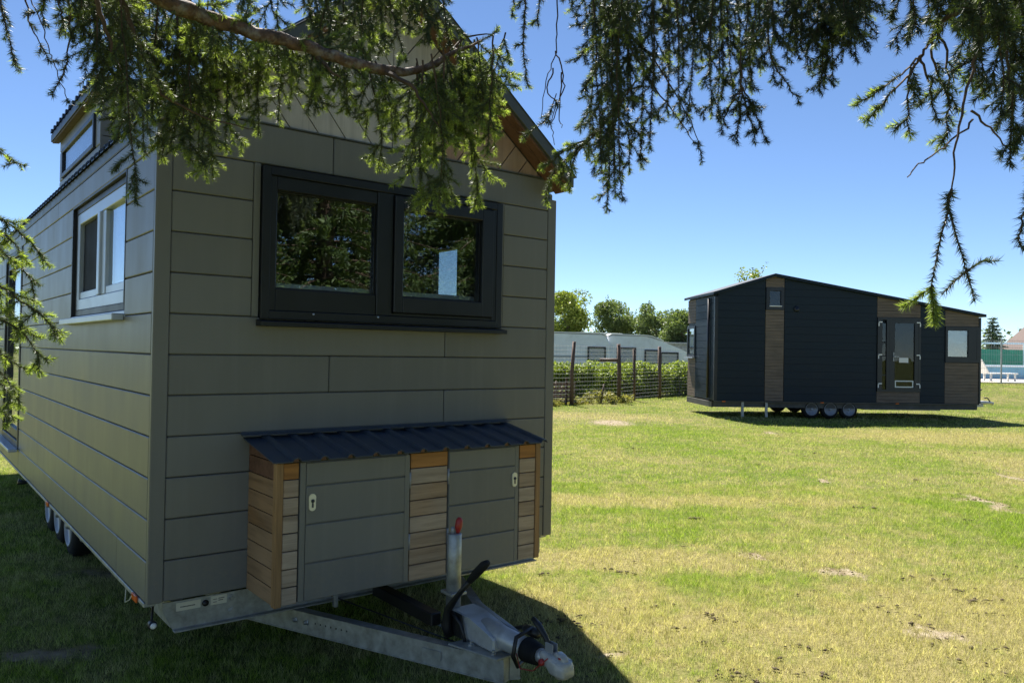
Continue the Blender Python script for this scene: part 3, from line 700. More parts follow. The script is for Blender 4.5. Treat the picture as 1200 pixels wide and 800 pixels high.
# V-shaped drawbar
def beam(name, p0, p1, z0, z1, w, mat, parent, flange=0.0):
    p0 = Vector((*p0, 0)); p1 = Vector((*p1, 0)); d = (p1 - p0).normalized(); s = Vector((-d.y, d.x, 0)) * w / 2
    bm = bmesh.new()
    def slab(s_, za, zb):
        vv = [bm.verts.new((p.x, p.y, z)) for p in (p0 - s_, p0 + s_, p1 + s_, p1 - s_) for z in (za, zb)]
        for q in ((0, 2, 4, 6), (1, 7, 5, 3), (0, 1, 3, 2), (2, 3, 5, 4), (4, 5, 7, 6), (6, 7, 1, 0)): bm.faces.new([vv[i] for i in q])
    slab(s, z0, z1)
    if flange:
        slab(s * (1 + flange), z1 + 0.0002, z1 + 0.006); slab(s * (1 + flange), z0 - 0.006, z0 - 0.0002)
    return link(name, finish(bm, name), mat, parent)
beam('drawbar_beam', (0.47, 0.62), (1.235, -1.21), -0.265, -0.165, 0.05, M_galv, chas, 0.15)
beam('drawbar_beam', (2.05, 0.62), (1.285, -1.21), -0.265, -0.165, 0.05, M_galv, chas, 0.15)
for t in (0.36, 0.40):
    px_, py_ = 0.47 + (1.235 - 0.47) * t, 0.62 - 1.83 * t
    lathe('bolt', [(-0.046, 0.0), (-0.046, 0.010), (-0.03, 0.012), (-0.0252, 0.018)], (px_ + 0.0, py_, -0.21), 'x', M_galv, chas, 6, smooth=False)
for i in range(7):
    t = 0.43 + i * 0.018
    px_, py_ = 0.47 + (1.235 - 0.47) * t, 0.62 - 1.83 * t
    lathe('beam_hole', [(-0.0262, 0.0), (-0.0262, 0.005), (-0.02, 0.005)], (px_ - 0.002, py_, -0.205), 'x', M_black, chas, 8)
pl = box('rating_plate', (-0.055, 0.055, -0.002, 0.002, -0.022, 0.022), M_galv, chas, 0.001)
pl.location = (0.47 + 0.765 * 0.80 - 0.0265, 0.62 - 1.83 * 0.80 - 0.011, -0.213); pl.rotation_euler = (0, 0, math.atan2(-1.83, 0.765))
prism('coupling_plate', [(1.10, -0.93), (1.17, -1.22), (1.35, -1.22), (1.42, -0.93)], 'z', -0.158, -0.148, M_galv, chas, 0.002)
for (bx_, by_) in ((1.17, -1.02), (1.19, -1.17), (1.35, -1.02), (1.33, -1.17)):
    lathe('bolt', [(-0.148, 0.014), (-0.138, 0.014), (-0.137, 0.008), (-0.128, 0.008), (-0.128, 0.0)], (bx_, by_, 0), 'z', M_galv, chas, 6, smooth=False)
box('stay_bracket', (0.905, 0.925, -0.12, -0.09, -0.16, -0.02), M_galv, chas, 0.002)
tube('brake_rod', [(1.26, -0.9, -0.19), (1.26, 0.4, -0.17)], 0.006, M_galv, chas, 6)
tube('brake_cable', [(1.2, -0.95, -0.18), (0.9, 0.1, -0.12)], 0.004, M_black, chas, 5)
box('support_strut', (1.14, 1.20, -0.72, -0.1, -0.14, -0.075), M_black, chas, 0.006)

# overrun coupling
cx = 1.26
coup = H(prism('coupling', [(-0.74, -0.147), (-0.74, -0.05), (-0.80, -0.02), (-0.98, -0.028), (-1.14, -0.062), (-1.20, -0.075), (-1.20, -0.147)], 'x', cx - 0.075, cx + 0.075, M_cast, house, 0.01))
def rodY(name, prof, z, mat, parent, seg=20): return lathe(name, prof, (cx, 0, z), 'y', mat, parent, seg)
rodY('housing_tube', [(-1.02, 0.0), (-1.02, 0.058), (-1.18, 0.056), (-1.37, 0.052), (-1.385, 0.046), (-1.385, 0.0)], -0.085, M_cast, coup)
bel = [(-1.375, 0.0), (-1.375, 0.05)]
for i in range(6): bel += [(-1.385 - i * 0.018, 0.060 - i * 0.002), (-1.394 - i * 0.018, 0.047 - i * 0.002)]
rodY('rubber_bellows', bel + [(-1.49, 0.0)], -0.085, M_rubber, coup)
rodY('drawtube', [(-1.485, 0.0), (-1.485, 0.033), (-1.53, 0.036), (-1.53, 0.0)], -0.083, M_cast, coup)
def loft(name, secs, mat, parent, seg=20, e=0.55):
    """secs: (y, zc, half width, half height); rounded-rectangle sections"""
    bm = bmesh.new(); rings = []
    for (y, zc, w_, h_) in secs:
        ring = []
        for k in range(seg):
            t = 2 * math.pi * k / seg; c_, s_ = math.cos(t), math.sin(t)
            ring.append(bm.verts.new((cx + math.copysign(abs(c_) ** e, c_) * w_, y, zc + math.copysign(abs(s_) ** e, s_) * h_)))
        rings.append(ring)
    for A, B in zip(rings[:-1], rings[1:]):
        for k in range(seg): bm.faces.new((A[k], A[(k + 1) % seg], B[(k + 1) % seg], B[k]))
    bm.faces.new(rings[0][::-1]); bm.faces.new(rings[-1])
    return link(name, finish(bm, name), mat, parent, smooth=True)
M_head = simple('clear_plastic_cover', (0.42, 0.41, 0.38), 0.25, 0.0, var=0.2, nscale=20, dirt=((0.22, 0.17, 0.12), 0.7))
loft('coupling_head', [(-1.512, -0.078, 0.028, 0.03), (-1.53, -0.078, 0.036, 0.036), (-1.56, -0.076, 0.04, 0.034), (-1.585, -0.078, 0.044, 0.036), (-1.61, -0.086, 0.05, 0.044), (-1.65, -0.09, 0.05, 0.042), (-1.685, -0.098, 0.044, 0.032), (-1.70, -0.106, 0.034, 0.02)], M_head, coup)
loft('coupling_nose', [(-1.60, -0.045, 0.012, 0.012), (-1.63, -0.042, 0.022, 0.016), (-1.665, -0.05, 0.02, 0.016), (-1.685, -0.062, 0.010, 0.010)], M_head, coup)
lathe('ball_socket', [(-0.135, 0.0), (-0.135, 0.034), (-0.09, 0.046), (-0.06, 0.046)], (cx, -1.655, 0), 'z', M_head, coup, 16)
lathe('wear_gauge', [(-0.052, 0.014), (-0.046, 0.012), (-0.046, 0.0)], (cx - 0.012, -1.655, 0.004), 'z', M_red, coup, 10)
lathe('warning_cap', [(-0.055, 0.0), (-0.055, 0.016), (-0.036, 0.016)], (cx, -1.555, -0.085), 'x', M_red, coup, 10)
tube('coupling_handle', [(cx, -1.57, -0.04), (cx - 0.004, -1.53, 0.015), (cx - 0.006, -1.48, 0.055), (cx - 0.008, -1.435, 0.078)], [0.011, 0.014, 0.017, 0.012], M_black, coup, 10)
boxes('handle_bracket', [(cx - 0.016, cx - 0.011, -1.60, -1.54, -0.045, 0.0), (cx + 0.011, cx + 0.016, -1.60, -1.54, -0.045, 0.0)], M_rim, coup, 0.002)
tube('breakaway_cable', [(cx - 0.05, -1.36, -0.10), (cx - 0.07, -1.42, -0.15), (cx - 0.055, -1.50, -0.14), (cx - 0.05, -1.545, -0.10), (cx - 0.045, -1.60, -0.055)], 0.0028, M_red, coup, 5)
tube('plug_cable', [(cx + 0.06, -1.0, -0.12), (cx + 0.09, -1.25, -0.03), (cx + 0.05, -1.36, 0.0), (cx - 0.06, -1.37, -0.02), (cx - 0.085, -1.38, -0.10), (cx - 0.04, -1.36, -0.165), (cx + 0.03, -1.33, -0.155)], 0.011, M_black, coup, 8)
lathe('plug', [(-1.40, 0.0), (-1.40, 0.022), (-1.37, 0.026), (-1.31, 0.024), (-1.28, 0.012), (-1.28, 0.0)], (cx + 0.055, 0, -0.02), 'y', M_black, coup, 12)
tube('gas_spring', [(cx + 0.045, -1.30, -0.06), (cx + 0.045, -0.86, 0.015)], 0.009, M_rim, coup, 8)
sy_, sx_ = 0.87, 0.93
coup.scale = (sx_, sy_, sx_); coup.location = (cx * (1 - sx_), -0.95 * (1 - sy_), BZ - 0.147 * (1 - sx_))
# support post with red cap
pst = H(lathe('support_post', [(-0.10, 0.0), (-0.10, 0.037), (0.33, 0.037), (0.333, 0.034), (0.333, 0.0)], (1.215, -0.80, 0), 'z', M_galv, house, 24))
box('post_bracket', (1.17, 1.262, -0.85, -0.75, 0.034, 0.05), M_galv, pst, 0.003)
lathe('winding_shaft', [(0.332, 0.010), (0.365, 0.010), (0.365, 0.0)], (1.205, -0.80, 0), 'z', M_rim, pst, 10)
bm = bmesh.new(); bm_tube(bm, [(1.228, -0.81, 0.335), (1.230, -0.812, 0.365), (1.233, -0.815, 0.40), (1.234, -0.816, 0.412)], [0.009, 0.019, 0.017, 0.008], 12)
link('red_cap', finish(bm, 'red_cap'), M_red, pst, smooth=True)
# handbrake lever
lev = H(tube('handbrake_lever', [(1.165, -0.845, -0.155), (1.155, -0.83, -0.10), (1.155, -0.845, -0.02), (1.16, -0.93, 0.075), (1.165, -1.02, 0.165)], [0.022, 0.026, 0.02, 0.013, 0.013], M_black, house, 10))
tube('grip', [(1.164, -1.01, 0.155), (1.167, -1.05, 0.195), (1.172, -1.11, 0.25), (1.174, -1.135, 0.268)], [0.016, 0.021, 0.021, 0.014], M_rubber, lev, 12)
boxes('ratchet_plate', [(1.176, 1.183, -0.93, -0.79, -0.147, -0.03)], M_black, lev, 0.004)
tube('brake_hose', [(1.165, -0.86, -0.03), (1.17, -0.93, -0.07), (1.175, -0.96, -0.14), (1.19, -0.93, -0.19)], 0.009, M_black, lev, 8)

# wheels
def wheel_proto(parent, xc, yc, sgn, R0=0.25, w=0.165):
    o = lathe('wheel', [(-w / 2 + 0.045, 0.12), (-w / 2 + 0.002, 0.162), (-w / 2, 0.166), (-w / 2 + 0.004, R0 - 0.035), (-w / 2 + 0.025, R0 - 0.006), (-w / 2 + 0.045, R0), (w / 2 - 0.045, R0), (w / 2 - 0.025, R0 - 0.006), (w / 2 - 0.004, R0 - 0.035), (w / 2, 0.166), (w / 2 - 0.002, 0.162), (w / 2 - 0.045, 0.12)], (0, 0, 0), 'x', M_rubber, parent, 32)
    o.location = (xc, yc, R0)
    s = sgn
    lathe('rim', [(s * (w / 2 + 0.001), 0.0), (s * (w / 2 - 0.025), 0.035), (s * (w / 2 - 0.032), 0.07), (s * (w / 2 - 0.02), 0.11), (s * (w / 2 - 0.035), 0.145), (s * (w / 2 + 0.006), 0.158), (s * (w / 2 + 0.006), 0.168), (s * (w / 2 - 0.006), 0.17)], (0, 0, 0), 'x', M_rim, o, 32)
    lathe('hub', [(s * (w / 2 - 0.03), 0.036), (s * (w / 2 + 0.012), 0.033), (s * (w / 2 + 0.02), 0.02), (s * (w / 2 + 0.02), 0.0)], (0, 0, 0), 'x', M_galv, o, 16)
    return o
for yc in (2.95, 3.46, 3.97):
    for xc, s in ((0.19, -1), (W - 0.19, 1)): wheel_proto(house, xc, yc, s)
    H(tube('axle', [(0.25, yc, -0.18), (W - 0.25, yc, -0.18)], 0.03, M_galv, house, 8))
H(tube('stabiliser_leg', [(0.15, 2.3, -0.13), (0.14, 2.55, -0.22)], [0.02, 0.02], M_galv, house, 8))

# ------------------------------------------------------------------ far tiny house (local: x along its long side, y to the back, z from the ground)
FA = math.radians(4.0)
FO3 = np.array([5.42, 20.8, 0.0])
far = empty('tiny_house', tuple(FO3), FA, 'long navy black tiny house on a triple axle trailer across the lawn', 'tiny house')
FL, FD = 7.37, 2.45
def ftop(x): return 3.78 - 0.312 * (1.585 - x) if x < 1.585 else 3.78 - 0.165 * (x - 1.585)
def fclip(poly, dz=0.0):
    poly = clip(poly, -0.312, 1, 3.78 - 0.312 * 1.585 - dz); return clip(poly, 0.165, 1, 3.78 + 0.165 * 1.585 - dz) if len(poly) > 2 else poly
E0 = 6.33
prism('body', [(0.02, 0.45), (E0, 0.45), (E0, ftop(E0)), (1.585, 3.78), (0.02, ftop(0.02))], 'y', 0.03, FD - 0.03, M_navy, far)
# hollow end room with windows facing each other
zt = ftop(FL) - 0.02
boxes('wall', [(E0 + 0.002, FL, 0.03, 0.09, 0.45, 1.73), (E0 + 0.002, FL, 0.03, 0.09, 2.44, zt), (E0 + 0.002, 6.45, 0.03, 0.09, 1.732, 2.438), (7.03, FL, 0.03, 0.09, 1.732, 2.438),
              (E0 + 0.002, FL, FD - 0.09, FD - 0.03, 0.45, 1.55), (E0 + 0.002, FL, FD - 0.09, FD - 0.03, 2.46, zt), (E0 + 0.002, 6.5, FD - 0.09, FD - 0.03, 1.552, 2.458), (7.28, FL, FD - 0.09, FD - 0.03, 1.552, 2.458),
              (FL - 0.06, FL, 0.092, FD - 0.092, 0.45, zt), (E0 + 0.002, FL - 0.062, 0.092, FD - 0.092, 0.45, 0.6)], M_navy, far)
FP = 0.2
def frows(name, x0, x1, z0, z1, mat, y=-0.02, rowh=FP, split=True):
    objs = []; z = z0
    bmj = bmesh.new()
    while z < z1 - 0.01:
        zb = min(z + rowh - 0.005, z1)
        poly = fclip([(x0, z), (x1, z), (x1, zb), (x0, zb)], -0.01)
        if len(poly) > 2:
            if split: prism(name, poly, 'y', y, 0.028, mat, far)
            else:
                A = [bmj.verts.new((u, y, v)) for u, v in poly]; B = [bmj.verts.new((u, 0.028, v)) for u, v in poly]
                bmj.faces.new(A); bmj.faces.new(B[::-1])
                for i in range(len(A)): bmj.faces.new((A[i], A[(i + 1) % len(A)], B[(i + 1) % len(A)], B[i]))
        z += rowh
    if not split: return link(name, finish(bmj, name), mat, far, kind='stuff')
    bmj.free()
frows('panel', 0.06, 1.35, 0.46, 3.8, M_navy); frows('panel', 1.885, 4.455, 0.46, 3.9, M_navy); frows('panel', 5.69, 6.375, 0.46, 3.2, M_navy)
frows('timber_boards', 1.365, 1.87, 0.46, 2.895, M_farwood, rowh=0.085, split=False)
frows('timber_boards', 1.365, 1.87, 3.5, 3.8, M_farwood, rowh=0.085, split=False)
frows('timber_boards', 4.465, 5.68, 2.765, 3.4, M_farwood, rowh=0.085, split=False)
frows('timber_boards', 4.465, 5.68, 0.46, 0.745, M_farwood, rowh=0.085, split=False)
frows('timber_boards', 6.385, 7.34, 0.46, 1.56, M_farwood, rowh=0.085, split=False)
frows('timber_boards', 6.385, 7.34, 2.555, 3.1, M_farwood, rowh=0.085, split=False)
for q in ((-0.03, 0.055, -0.035, 0.05, 0.45, 3.22), (7.345, 7.40, -0.035, 0.05, 0.45, 2.80)): box('corner_trim', q, M_frame, far, 0)
# small high window
sw = boxes('window', ring_boxes(1.37, 1.865, -0.045, 0.028, 2.90, 3.495, 0.09), M_frame, far)
box('pane', (1.461, 1.774, -0.012, -0.005, 2.991, 3.404), M_glassd, sw, 0)
box('blind', (1.461, 1.774, 0.0, 0.012, 3.03, 3.40), M_farwood, sw, 0)
box('sill', (1.45, 1.79, -0.07, -0.046, 2.985, 3.01), M_white, sw, 0)
# double door with sidelight
dr = boxes('door', ring_boxes(4.465, 5.68, -0.05, 0.028, 0.75, 2.755, 0.06) + [(4.80, 4.86, -0.048, 0.028, 0.812, 2.693), (4.527, 4.60, -0.046, 0.02, 0.812, 2.693), (4.72, 4.798, -0.046, 0.02, 0.812, 2.693),
              (4.862, 4.95, -0.046, 0.02, 0.812, 2.693), (5.51, 5.618, -0.046, 0.02, 0.812, 2.693), (4.95, 5.51, -0.046, 0.02, 2.61, 2.693), (4.95, 5.51, -0.046, 0.02, 0.812, 0.86)], M_frame, far)
box('pane', (4.951, 5.509, -0.02, -0.012, 0.861, 2.609), M_glassd, dr, 0)
for (za, zb) in ((0.82, 1.18), (1.22, 1.70), (1.74, 2.05), (2.10, 2.60)):
    box('pane', (4.601, 4.719, -0.02, -0.012, za, zb), M_glassd, dr, 0)
boxes('sidelight_bar', [(4.601, 4.719, -0.03, 0.0, z, z + 0.03) for z in (1.185, 1.705, 2.055)], M_frame, dr)
for x in (4.49, 5.655):
    for z in (0.92, 1.70, 2.58):
        s = 1 if x < 5 else -1
        boxes('hinge', [(min(x, x + s * 0.10), max(x, x + s * 0.10), -0.065, -0.0505, z + 0.035, z + 0.065), (x - 0.013, x + 0.013, -0.066, -0.0505, z - 0.06, z + 0.0295)], M_white, dr)
boxes('handle', [(4.90, 4.93, -0.06, -0.047, 1.58, 1.82), (4.90, 5.05, -0.095, -0.0605, 1.69, 1.715)], M_rim, dr)
box('notice', (5.085, 5.345, -0.026, -0.021, 1.545, 1.675), M_white, dr, 0)
boxes('reflection_strip', ring_boxes(4.97, 5.49, -0.03, -0.021, 0.87, 1.06, 0.03), M_alu, dr)  # pale ring standing in for the light strip reflected low in the door
# right-hand window, panes front and back
rw = boxes('window', ring_boxes(6.385, 7.34, -0.045, 0.028, 1.575, 2.545, 0.065) + [(7.035, 7.275, -0.04, 0.028, 1.64, 2.48), (6.45, 7.035, -0.04, 0.028, 1.64, 1.73), (6.45, 7.035, -0.04, 0.028, 2.44, 2.48)], M_frame, far)
box('pane', (6.451, 7.034, -0.012, -0.004, 1.731, 2.439), M_glass, rw, 0)
box('blind', (6.46, 7.03, 0.095, 0.10, 2.10, 2.43), simple('grey_blind', (0.13, 0.17, 0.22), 0.6), rw, 0)
bw_ = boxes('window', ring_boxes(6.5, 7.28, FD - 0.09, FD - 0.02, 1.552, 2.458, 0.06), M_frame, far)
box('pane', (6.561, 7.219, FD - 0.06, FD - 0.05, 1.613, 2.397), M_glass, bw_, 0)
# vent and lamp on the facade
lathe('vent', [(-0.06, 0.0), (-0.06, 0.07), (-0.021, 0.08)], (2.21, 0, 2.936), 'y', M_frame, far, 16)
# left end wall
z = 0.46
while z < 3.1:
    zb = min(z + FP - 0.008, 3.26)
    box('panel', (-0.02, 0.018, 0.055, 1.655, z, zb), M_navy, far, 0); z += FP
bmj = []
z = 0.46
while z < 3.2:
    zb = z + 0.078
    if not (1.55 < z < 2.5): bmj.append((-0.02, 0.018, 1.67, 2.40, z, zb))
    z += 0.085
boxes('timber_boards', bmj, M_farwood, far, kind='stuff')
ew = boxes('window', ring_boxes(-0.05, 0.018, 1.67, 2.40, 1.6, 2.49, 0.07, 'x'), M_frame, far)
box('pane', (-0.02, -0.012, 1.741, 2.329, 1.671, 2.419), M_glass, ew, 0)
box('sill', (-0.12, -0.051, 1.63, 2.44, 1.56, 1.598), M_alu, ew, 0)
tube('downpipe', [(-0.06, 0.40, 3.2), (-0.06, 0.40, 0.5)], 0.035, M_black, far, 10)
# roof
prism('roof', [(-0.10, ftop(-0.10) + 0.012), (1.585, 3.795), (FL + 0.12, ftop(FL + 0.12) + 0.012), (FL + 0.12, ftop(FL + 0.12) + 0.085), (1.585, 3.87), (-0.10, ftop(-0.10) + 0.085)], 'y', -0.12, FD + 0.12, M_navy, far, 0.004)
# trailer
fch = boxes('chassis', [(0.0, FL, 0.06, 0.12, 0.28, 0.42), (0.0, FL, FD - 0.12, FD - 0.06, 0.28, 0.42), (0.0, 0.06, 0.12, FD - 0.12, 0.28, 0.42), (FL - 0.06, FL, 0.12, FD - 0.12, 0.28, 0.42)], M_shgalv, far)
boxes('side_rail', [(0.0, FL, -0.03, 0.055, 0.422, 0.447)], M_shgalv, fch)
boxes('rear_bumper', [(-0.05, -0.002, 0.1, FD - 0.1, 0.27, 0.42)], M_shgalv, fch)
for x in (0.2, 2.9, 5.0): box('side_reflector', (x, x + 0.09, -0.036, -0.0305, 0.42, 0.446), M_orange, fch, 0)
for x in (0.744, 1.40): box('steady_leg', (x, x + 0.07, 0.02, 0.055, 0.03, 0.42), M_galv, fch, 0)
boxes('underbody', [(4.4, 6.6, 0.5, 1.9, 0.22, 0.27)], M_galv, fch)
for i, xc in enumerate((2.70, 3.22, 3.74)):
    for yc, s in ((0.14, -1), (FD - 0.14, 1)):
        o = wheel_proto(far, 0, 0, s); o.location = (xc, yc, 0.25); o.rotation_euler = (0, 0, math.pi / 2)
beam('drawbar_beam', (FL - 0.3, 0.5), (FL + 0.95, 1.2), 0.30, 0.38, 0.06, M_galv, fch)
beam('drawbar_beam', (FL - 0.3, 1.95), (FL + 0.95, 1.25), 0.30, 0.38, 0.06, M_galv, fch)
tube('coupling', [(FL + 0.7, 1.225, 0.42), (FL + 1.0, 1.225, 0.42), (FL + 1.2, 1.225, 0.42), (FL + 1.28, 1.225, 0.39)], [0.06, 0.06, 0.04, 0.05], M_cast, far, 10)
tube('handbrake_lever', [(FL + 0.42, 1.18, 0.44), (FL + 0.9, 1.18, 0.80)], [0.02, 0.028], M_farwood, far, 8)
tube('coupling_handle', [(FL + 1.2, 1.225, 0.45), (FL + 1.12, 1.225, 0.55), (FL + 1.02, 1.225, 0.56)], [0.015, 0.018, 0.018], M_black, far, 8)

# ------------------------------------------------------------------ foliage generators
def leaf_cloud(pts, size, flat=0.0, aspect=0.55):
    """one bent-free diamond (two triangles) per point, random attitude"""
    n = len(pts); a = rng.normal(size=(n, 3)); a /= np.linalg.norm(a, axis=1)[:, None]
    b_ = rng.normal(size=(n, 3)); b_ -= (b_ * a).sum(1)[:, None] * a; b_ /= np.linalg.norm(b_, axis=1)[:, None]
    s = size * rng.uniform(0.6, 1.3, n)[:, None]
    V = np.stack([pts - a * s * 0.5, pts + b_ * s * aspect * 0.5, pts + a * s * 0.5, pts - b_ * s * aspect * 0.5], 1).reshape(-1, 3)
    i = np.arange(n)[:, None] * 4
    T = np.concatenate([i + (0, 1, 2), i + (0, 2, 3)], 1).reshape(-1, 3)
    return V, T, np.repeat(rng.beta(2, 2, n), 4)
def broad_tree(name, base, h, rad, trunk_h, mat, label, nclump=30, nleaf=420, size=0.17, clump_r=0.62, top_twigs=6, group='background trees behind the caravans'):
    root = empty(name, tuple(base), 0, label, 'tree', group)
    bm = bmesh.new()
    bm_tube(bm, [(0, 0, -0.1), (0.05, 0, trunk_h * 0.6), (0, 0.05, trunk_h), (0.08, 0, h * 0.7)], [0.16, 0.13, 0.10, 0.03], 8)
    cents = []
    for i in range(nclump):
        t = rng.uniform(0, 1) ** 0.8; zc = trunk_h * 0.75 + (h - trunk_h * 0.75) * t
        prof_ = math.sin(math.pi * min(1, 0.12 + 0.80 * (1 - t) ** 0.75 + 0.05)) if t > 0.02 else 0.5
        rr = rad * (0.25 + 0.75 * prof_) * rng.uniform(0.35, 1.0); a = rng.uniform(0, 6.283)
        c_ = np.array([rr * math.cos(a), rr * math.sin(a), zc]); cents.append(c_)
        z0 = max(trunk_h * 0.6, zc - rr * 0.9)
        if z0 < h * 0.68: bm_tube(bm, [(0.03, 0, z0), tuple((c_ * (0.5, 0.5, 0) + (0, 0, (z0 + zc) / 2 + 0.1))), tuple(c_)], [0.05, 0.03, 0.008], 5)
    link('trunk', finish(bm, 'trunk'), M_trunk, root, smooth=True)
    P = []
    for c_ in cents:
        n = int(nleaf * rng.uniform(0.5, 1.3)); d = rng.normal(size=(n, 3)); d /= np.linalg.norm(d, axis=1)[:, None]
        r = clump_r * rng.uniform(0.6, 1.25) * rng.uniform(0.15, 1, (n, 1)) ** 0.5
        P.append(c_ + d * r * (1.15, 1.15, 0.8))
    for i in range(top_twigs):
        c_ = cents[rng.integers(len(cents))]; L = rng.uniform(0.3, 0.8)
        n = 26; t = rng.uniform(0, 1, (n, 1)); dirv = np.array([rng.normal() * 0.5, rng.normal() * 0.5, 1.0])
        P.append(c_ + dirv * t * L + rng.normal(size=(n, 3)) * 0.06)
    V, T, Rr = leaf_cloud(np.concatenate(P), size)
    link('crown', np_mesh('crown', V, T, Rr), mat, root)
    return root
def conifer(name, base, h, rad, mat, label, dens=1.0, size=0.16, group=None):
    root = empty(name, tuple(base), 0, label, 'tree', group)
    tube('trunk', [(0, 0, -0.1), (0, 0, h * 0.5), (0, 0, h)], [0.14, 0.09, 0.015], M_trunk, root)
    P = []; z = 0.25
    while z < h:
        rr = rad * (1 - z / h) ** 0.85 + 0.05
        nb = int(9 + 5 * rr)
        for k in range(nb):
            a = rng.uniform(0, 6.283); L = rr * rng.uniform(0.75, 1.15); n = int(46 * L * dens) + 8
            t = rng.uniform(0.15, 1, (n, 1)); sp = 0.16 * (1.1 - t)
            P.append(np.concatenate([np.cos(a) * L * t, np.sin(a) * L * t, z - 0.25 * L * t + 0.12 * L * t * t], 1) + rng.normal(size=(n, 3)) * sp * (1, 1, 0.55))
        z += 0.22
    V, T, Rr = leaf_cloud(np.concatenate(P), size, aspect=0.3)
    link('crown', np_mesh('crown', V, T, Rr), mat, root); return root

# ------------------------------------------------------------------ fence, hedge, caravans behind
def fline(t): return np.array([0.2, 22.9, 0]) * (1 - t) + np.array([6.6, 29.6, 0]) * t      # fence line on the ground
fence = empty('wire_fence', tuple(fline(0.3)), 0, 'rusty wire mesh fence on old round timber posts before the hedge', 'fence')
fb = fline(0.3)
posts = []
for (px, ytop_, d, r) in ((670, 400, 24.5, 0.065), (725, 403, 26.3, 0.075), (743, 409, 27.6, 0.055), (773, 406, 29.4, 0.075)):
    b_ = atd(px, 460, d); t_ = atd(px + (3 if px == 670 else 0), ytop_, d); posts.append(b_)
    lean = rng.normal() * 0.02
    tube('post', [(b_[0] - fb[0], b_[1] - fb[1], -0.05), (b_[0] - fb[0] + lean, b_[1] - fb[1], t_[2] * 0.5), (t_[0] - fb[0], t_[1] - fb[1], t_[2])], [r, r * 0.95, r * 0.85], M_oldpost, fence, 9)
p_ = atd(703, 421.5, 26.3); q_ = atd(724, 422, 26.3)
tube('rail', [(p_[0] - fb[0], p_[1] - fb[1], p_[2]), (q_[0] - fb[0], q_[1] - fb[1], q_[2])], 0.055, M_oldpost, fence, 8)
bm = bmesh.new()
line = [np.array([-0.6, 22.6, 0.0])] + posts + [np.array([7.4, 31.6, 0.0])]
for A, B in zip(line[:-1], line[1:]):
    L = np.linalg.norm((B - A)[:2]); n = max(1, int(L / 0.13))
    for k in range(15):
        z = 0.12 + k * 0.125
        bm_tube(bm, [(A[0] - fb[0], A[1] - fb[1], z), (B[0] - fb[0], B[1] - fb[1], z)], 0.0024, 3, False)
    for k in range(n):
        q = A + (B - A) * (k / n); bm_tube(bm, [(q[0] - fb[0], q[1] - fb[1], 0.05), (q[0] - fb[0], q[1] - fb[1], 1.9)], 0.0022, 3, False)
link('wire_mesh', finish(bm, 'wire_mesh'), M_wire, fence, kind='stuff')
# fallen timber rails low at the left of the fence
ptl = empty('timber_pallet', (1.2, 24.4, 0), math.radians(28), 'grey broken slatted timber panel leaning low against the hedge', 'pallet')
for k in range(5): box('slat', (-0.9, 0.95, -0.02, 0.02, 0.10 + k * 0.13, 0.17 + k * 0.13), M_oldpost, ptl, 0.004)
for x in (-0.75, -0.1, 0.6): box('upright', (x, x + 0.07, 0.022, 0.06, 0.0, 0.86), M_oldpost, ptl, 0.004)
for (px, py0, py1, d) in ((648, 472, 446, 25.0), (655, 468, 452, 25.2), (704, 470, 450, 25.6)):
    a_, b2 = atd(px, py0, d), atd(px + 4, py1, d)
    o = tube('stake', [(0, 0, 0), (0.05, 0.02, b2[2] * 0.5), (b2[0] - a_[0], 0.05, b2[2])], [0.035, 0.03, 0.022], M_oldpost, None, 7,
             label={648: 'thin slanting timber stake beside the far corner of the olive house', 655: 'short thin stake between the slanting stake and first fence post', 704: 'short grey stake between the two thick fence posts'}[px], cat='stake', group='thin stakes by the hedge')
    o.location = (a_[0], a_[1], 0)
# hedge: a band of leaves with stems
hedge = empty('hedge', (4.2, 29.2, 0), 0, 'leafy clipped green hedge behind the wire fence and before the caravans', 'hedge')
P = []; bm = bmesh.new()
ha, hb = np.array([0.2, 26.6]), np.array([8.6, 33.6])
for i in range(300):
    t = rng.uniform(0, 1); c2 = ha + (hb - ha) * t + rng.normal(size=2) * (0.22, 0.3)
    zc = rng.uniform(0.12, 1.08) if rng.uniform() < 0.8 else rng.uniform(0.9, 1.2)
    n = 170; d = rng.normal(size=(n, 3)); d /= np.linalg.norm(d, axis=1)[:, None]
    P.append(np.array([c2[0], c2[1], zc]) + d * 0.36 * rng.uniform(0.2, 1, (n, 1)) ** 0.5 * (1, 1, 0.7))
    if i % 3 == 0: bm_tube(bm, [(c2[0] - 4.2, c2[1] - 29.2, -0.05), (c2[0] - 4.2 + rng.normal() * 0.06, c2[1] - 29.2, zc)], [0.02, 0.008], 5)
P = np.concatenate(P); P = P[P[:, 2] > 0.02]
V, T, Rr = leaf_cloud(P, 0.115)
link('leaves', np_mesh('leaves', V - np.array([4.2, 29.2, 0]), T, Rr), M_hedge, hedge, kind='stuff'); link('stems', finish(bm, 'stems'), M_trunk, hedge, kind='stuff')
